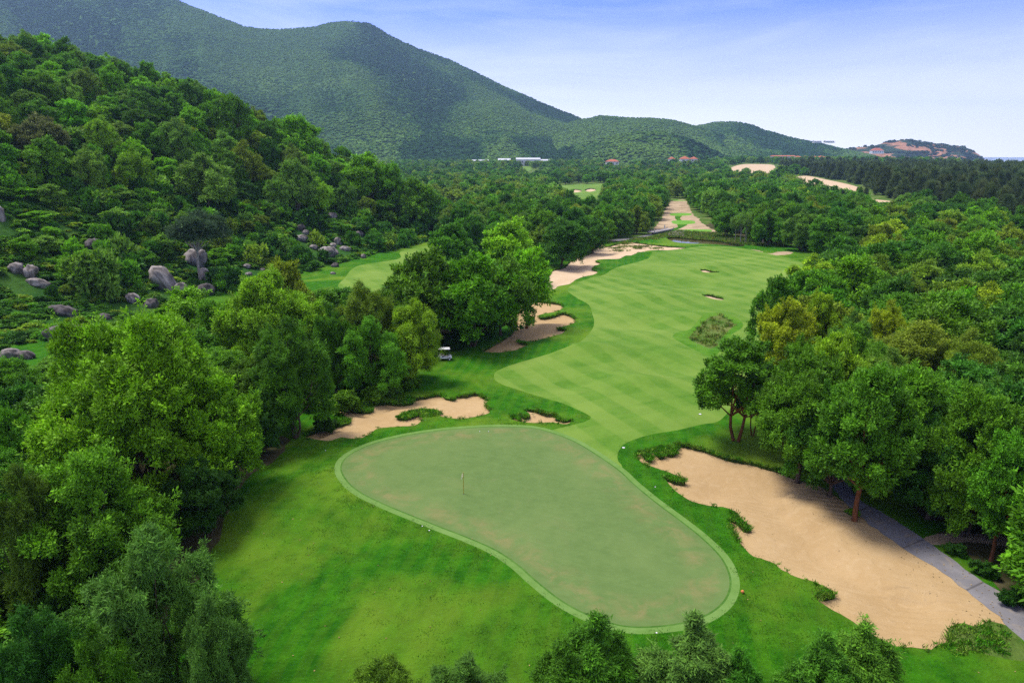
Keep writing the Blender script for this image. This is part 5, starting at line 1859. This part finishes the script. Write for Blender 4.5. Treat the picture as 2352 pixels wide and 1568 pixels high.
# sprinkler heads
SPR = [(970, 1208, 'upper'), (986, 1218, 'lower'), (1102, 991, 'left'), (1122, 991, 'right'), (748, 1035, ''), (1508, 1453, ''), (1505, 1118, ''), (1608, 951, ''), (1018, 864, ''), (1432, 1028, ''), (1488, 777, '')]
SLAB = ['upper of two white discs in the rough left of the putting green', 'lower of two white discs in the rough left of the putting green', 'left of two small discs behind the top of the putting green', 'right of two small discs behind the top of the putting green',
        'pale disc in the rough left of the putting green tip', 'white disc by the tree top at the front of the putting green', 'small disc on the right bank of the putting green', 'large pale disc left of the lone slanting tree', 'dark disc in the grass below the golf cart', 'pale disc above the fingers of the large right bunker', 'black disc in the middle of the fairway']
for (px, py, _), lab in zip(SPR, SLAB):
    x, y = ground_at(px, py)[0]
    dark = lab.startswith(('dark', 'black'))
    e = thing('sprinkler_head', lab, 'sprinkler', (x, y, gz(x, y)))
    rr = .075 if 'large' not in lab else .2
    MB().tube([(0, 0, -.05), (0, 0, .02)], rr, 16).build('rim', DARK, e)
    MB().tube([(0, 0, .0), (0, 0, .035)], rr * .78, 16).build('cap', DARK if dark else WHITE, e)
x, y = ground_at(1705, 1362)[0]
e = thing('marker_post', 'small orange marker in the rough right of the putting green', 'marker', (x, y, gz(x, y)))
MB().tube([(0, 0, 0), (0, 0, .12), (0, 0, .2), (0, 0, .26)], [.05, .11, .13, .06], 14).build('knob', ORANGE, e, True)
MB().tube([(0, 0, -.1), (0, 0, .06)], .03, 8).build('post', DARK, e)

# golf cart
x, y = ground_at(1021, 826)[0]
c_ = thing('golf_cart', 'white golf cart parked under the slim acacia beside the middle left bunker', 'golf cart', (x, y, gz(x, y)), R_(8))
MB().box((0, 0, .42), (2.3, 1.1, .22), 0, 1, .06).box((.85, 0, .62), (.6, 1.08, .28), 0, .8, .08).box((-.75, 0, .66), (.75, 1.08, .34), 0, .95, .06).build('body', WHITE, c_)
MB().box((0, 0, 1.86), (1.75, 1.18, .10), 0, .93, .04).build('roof', WHITE, c_)
MB().box((-.25, 0, .82), (.5, 1.0, .16), 0, 1, .05).build('seat', SEAT, c_)
MB().box((-.52, 0, 1.08), (.12, 1.0, .42), 0, 1, .05).build('backrest', SEAT, c_)
MB().box((.72, 0, 1.35), (.03, 1.0, .75), 0, 1).build('windscreen', GLASS, c_)
for sx, sy in ((.74, .54), (.74, -.54), (-.72, .54), (-.72, -.54)):
    MB().tube([(sx, sy, .6), (sx * .98, sy, 1.85)], .025, 8).build('roof_post', DARK, c_)
for sx, sy in ((.78, .5), (.78, -.5), (-.78, .5), (-.78, -.5)):
    w_ = MB().tube([(sx, sy - .1, .24), (sx, sy + .1, .24)], .24, 18).build('wheel', DARK, c_)
    MB().tube([(sx, sy - .11, .24), (sx, sy + .11, .24)], .12, 12).build('hub', WHITE, w_)
MB().tube([(.35, .25, 1.02), (.6, .25, .75)], .02, 6).build('steering_column', DARK, c_)
MB().box((-1.0, 0, .95), (.3, .8, .5), 0, .9, .08).build('golf_bag_rack', DARK, c_)

# footbridge over the stream
pa = ground_at(*Z(2, [(1895, 912)])[0])[0]; pb = ground_at(*Z(2, [(2015, 889)])[0])[0]
L = float(np.linalg.norm(pb - pa)); ang = math.atan2(*(pb - pa)[::-1])
mid = (pa + pb) / 2
br = thing('footbridge', 'grey timber footbridge crossing the stream to the sandy tees', 'bridge', (*mid, gz(*mid) + .5), ang)
dk = MB()
for i in range(int(L / .32)):
    dk.box((-L / 2 + .16 + i * .32, 0, .25), (.30, 3.0, .08))
dk.build('deck', WOOD, br)
for s_ in (-1, 1):
    MB().box((0, s_ * 1.42, .02), (L, .16, .36)).build('girder', STEEL, br)
    rl = MB().box((0, s_ * 1.48, .42), (L, .12, .14))
    rl.build('kerb_rail', WOOD, br)
for k in (-.3, .3):
    MB().box((k * L, 0, -.65), (.35, 2.6, 1.0)).build('pier', STEEL, br)
for sx, sy in ((-.5, -1), (-.5, 1), (.5, -1), (.5, 1)):
    MB().box((sx * L * .98, sy * 1.48, .55), (.22, .22, .9)).build('end_post', WOOD, br)
# stones at the bridge abutment
rk = []
n = 260
V = []
for _ in range(n):
    q = Z(2, [(RR.uniform(2005, 2100), RR.uniform(898, 925))])[0] if RR.random() < .75 else Z(2, [(RR.uniform(1880, 1950), RR.uniform(888, 900))])[0]
    x, y = ground_at(*q)[0]
    V.append((x, y, gz(x, y)))
sc_ = RR.uniform(.18, .5, n)
gn_scatter('bank_stones', np.array(V), RR.uniform(0, 3, (n, 3)), np.stack([sc_, sc_, sc_ * .8], 1), RR.integers(0, 7, n), [(m_, (1, 1, 1)) for m_ in BM])
x, y = ground_at(*Z(2, [(1980, 874)])[0])[0]
bx = thing('utility_post', 'small pale blue post on the bank left of the sandy tees', 'post', (x, y, gz(x, y)))
MB().box((0, 0, .6), (.4, .35, 1.3), 0, .95, .04).build('box', plain('pale blue paint', (.45, .52, .62)), bx)
MB().box((0, 0, 1.3), (.5, .45, .1), 0, .8, .02).build('cap', STEEL, bx)


# ------------------------------------------------------------------ far buildings
def far_building(name, label, px0, px1, py_eave, py_base, d, style, group=None, roofmat=None, depth=14, ridge=.5, py_ridge=None, wallmat=None, ext=12):
    r0, c10, _ = ray(px0, py_base); r1, c11, _ = ray(px1, py_base)
    x0, x1 = float(r0 / c10 * d), float(r1 / c11 * d)
    zf = lambda py: float(CAMZ + ray(0, py)[2] / ray(0, py)[1] * d)
    zb, ze = zf(py_base), zf(py_eave)
    zr = zf(py_ridge) if py_ridge else ze + ridge
    cx, wd, hh = (x0 + x1) / 2, x1 - x0, ze - zb
    e = thing(name, label, 'building', (cx, d, zb), 0, group)
    MB().box((0, 0, (hh - ext) / 2), (wd, depth, hh + ext)).build('wall', wallmat or WALL, e)
    rm = roofmat or ROOF_RED
    rh = max(.4, zr - ze)
    ov = .8
    if style == 'hip':
        k = min(wd, depth) / 2
        a_, b_ = wd / 2 + ov, depth / 2 + ov
        rx = max(.1, a_ - b_)
        V_ = [(-a_, -b_, hh), (a_, -b_, hh), (a_, b_, hh), (-a_, b_, hh), (-rx, 0, hh + rh), (rx, 0, hh + rh), (-a_, -b_, hh - .25), (a_, -b_, hh - .25), (a_, b_, hh - .25), (-a_, b_, hh - .25)]
        mb = MB().add(V_, [(0, 1, 5, 4), (2, 3, 4, 5), (0, 6, 7, 1), (1, 7, 8, 2), (2, 8, 9, 3), (3, 9, 6, 0), (6, 9, 8, 7)])
        mb.add(V_, [(1, 2, 5), (3, 0, 4)])
        mb.build('roof', rm, e)
    else:                                   # low gable with the ridge across the view
        a_, b_ = wd / 2 + ov, depth / 2 + ov
        V_ = [(-a_, -b_, hh), (a_, -b_, hh), (a_, b_, hh), (-a_, b_, hh), (-a_, 0, hh + rh), (a_, 0, hh + rh), (-a_, -b_, hh - .3), (a_, -b_, hh - .3), (a_, b_, hh - .3), (-a_, b_, hh - .3)]
        mb = MB().add(V_, [(0, 1, 5, 4), (2, 3, 4, 5), (0, 6, 7, 1), (2, 8, 9, 3), (6, 9, 8, 7), (1, 7, 8, 2), (3, 9, 6, 0)])
        mb.add(V_, [(1, 2, 5), (3, 0, 4)])
        mb.build('roof', rm, e)
    nw = int(np.clip(wd / 7, 2, 12))
    for i in range(nw):
        f = MB().box(((i + .5) / nw * wd - wd / 2, -depth / 2 - .06, hh * .45), (wd / nw * .45, .14, max(1.2, hh * .35)))
        f.build('window', GLASS, e)
    return e


far_building('warehouse', 'long white warehouse with pale roof at the foot of the mountain', 1186, 1240, 366, 376, 1420, 'gable', 'white sheds at the mountain foot', ROOF_GREY, 30, py_ridge=362.5)
far_building('warehouse', 'small white shed left of the long white warehouse', 1145, 1172, 368, 376, 1420, 'gable', 'white sheds at the mountain foot', ROOF_GREY, 20, py_ridge=364)
far_building('warehouse', 'low white shed leftmost below the mountain', 1085, 1122, 370, 377, 1430, 'gable', 'white sheds at the mountain foot', ROOF_GREY, 18, py_ridge=367)
far_building('warehouse', 'white shed with a flat right end beside the long warehouse', 1240, 1262, 369, 376, 1430, 'gable', 'white sheds at the mountain foot', ROOF_GREY, 18, py_ridge=366)
far_building('house', 'lone red-roofed house in front of the wooded front hill', 1392, 1420, 371, 378, 1380, 'hip', 'red roofed houses', ROOF_RED, 14, py_ridge=366)
far_building('house', 'left and smallest red-roofed pavilion under the front hill', 1536, 1548, 365, 372, 1330, 'hip', 'red roofed pavilions', ROOF_RED, 10, py_ridge=360)
far_building('house', 'largest red-roofed pavilion in the middle under the front hill', 1562, 1582, 365, 373, 1330, 'hip', 'red roofed pavilions', ROOF_RED, 16, py_ridge=358.5)
far_building('house', 'right red-roofed pavilion under the front hill', 1585, 1600, 365, 372, 1330, 'hip', 'red roofed pavilions', ROOF_RED, 12, py_ridge=360)
far_building('hotel', 'long white building with tall blank left end above the casuarinas', 1770, 1822, 359, 375, 1480, 'gable', 'white resort blocks', ROOF_RED, 16, py_ridge=357)
for i, (a_, b_) in enumerate([(1824, 1838), (1840, 1856), (1858, 1874), (1876, 1892)]):
    far_building('villa', ['first', 'second', 'third', 'last'][i] + ' white red-roofed villa from the long white building along the dark trees', a_, b_, 361, 375, 1490, 'hip', 'white resort blocks', ROOF_RED, 12, py_ridge=358)
far_building('house', 'low red-roofed house left of the long white building', 1725, 1752, 369, 376, 1440, 'hip', 'red roofed houses', ROOF_RED, 12, py_ridge=365)
far_building('house', 'flat red-roofed house touching the long white building on its left', 1752, 1768, 367, 376, 1460, 'hip', 'red roofed houses', ROOF_RED, 12, py_ridge=364)
far_building('pavilion', 'left pale flat pavilion on the shoulder of the right hill', 1868, 1884, 324.5, 327, 2350, 'gable', 'hilltop pavilions', ROOF_GREY, 18, py_ridge=322.5, ext=2)
far_building('pavilion', 'right pale flat pavilion on the shoulder of the right hill', 1894, 1914, 324.5, 327, 2350, 'gable', 'hilltop pavilions', ROOF_GREY, 18, py_ridge=322.5, ext=2)
far_building('house', 'red-roofed house on the neck of the red headland', 2000, 2026, 346, 352, 2530, 'hip', 'red roofed houses', ROOF_RED, 22, py_ridge=340, ext=2)

# ------------------------------------------------------------------ haze
hz_me = MB().box((0, 0, 0), (1, 1, 1)).mesh('haze')
m = bpy.data.materials.new('haze')
m.use_nodes = True
t = NT(m.node_tree)
out = t.n('ShaderNodeOutputMaterial')
pv = t.n('ShaderNodeVolumePrincipled', Color=(0.44, 0.67, 1.0, 1), Density=0.000105, Anisotropy=0.35)
t.link(pv.outputs[0], out.inputs['Volume'])
hzo = link('haze', hz_me, m, kind='stuff')
hzo.location = (0, 4300, 335)
hzo.scale = (14400, 9800, 690)
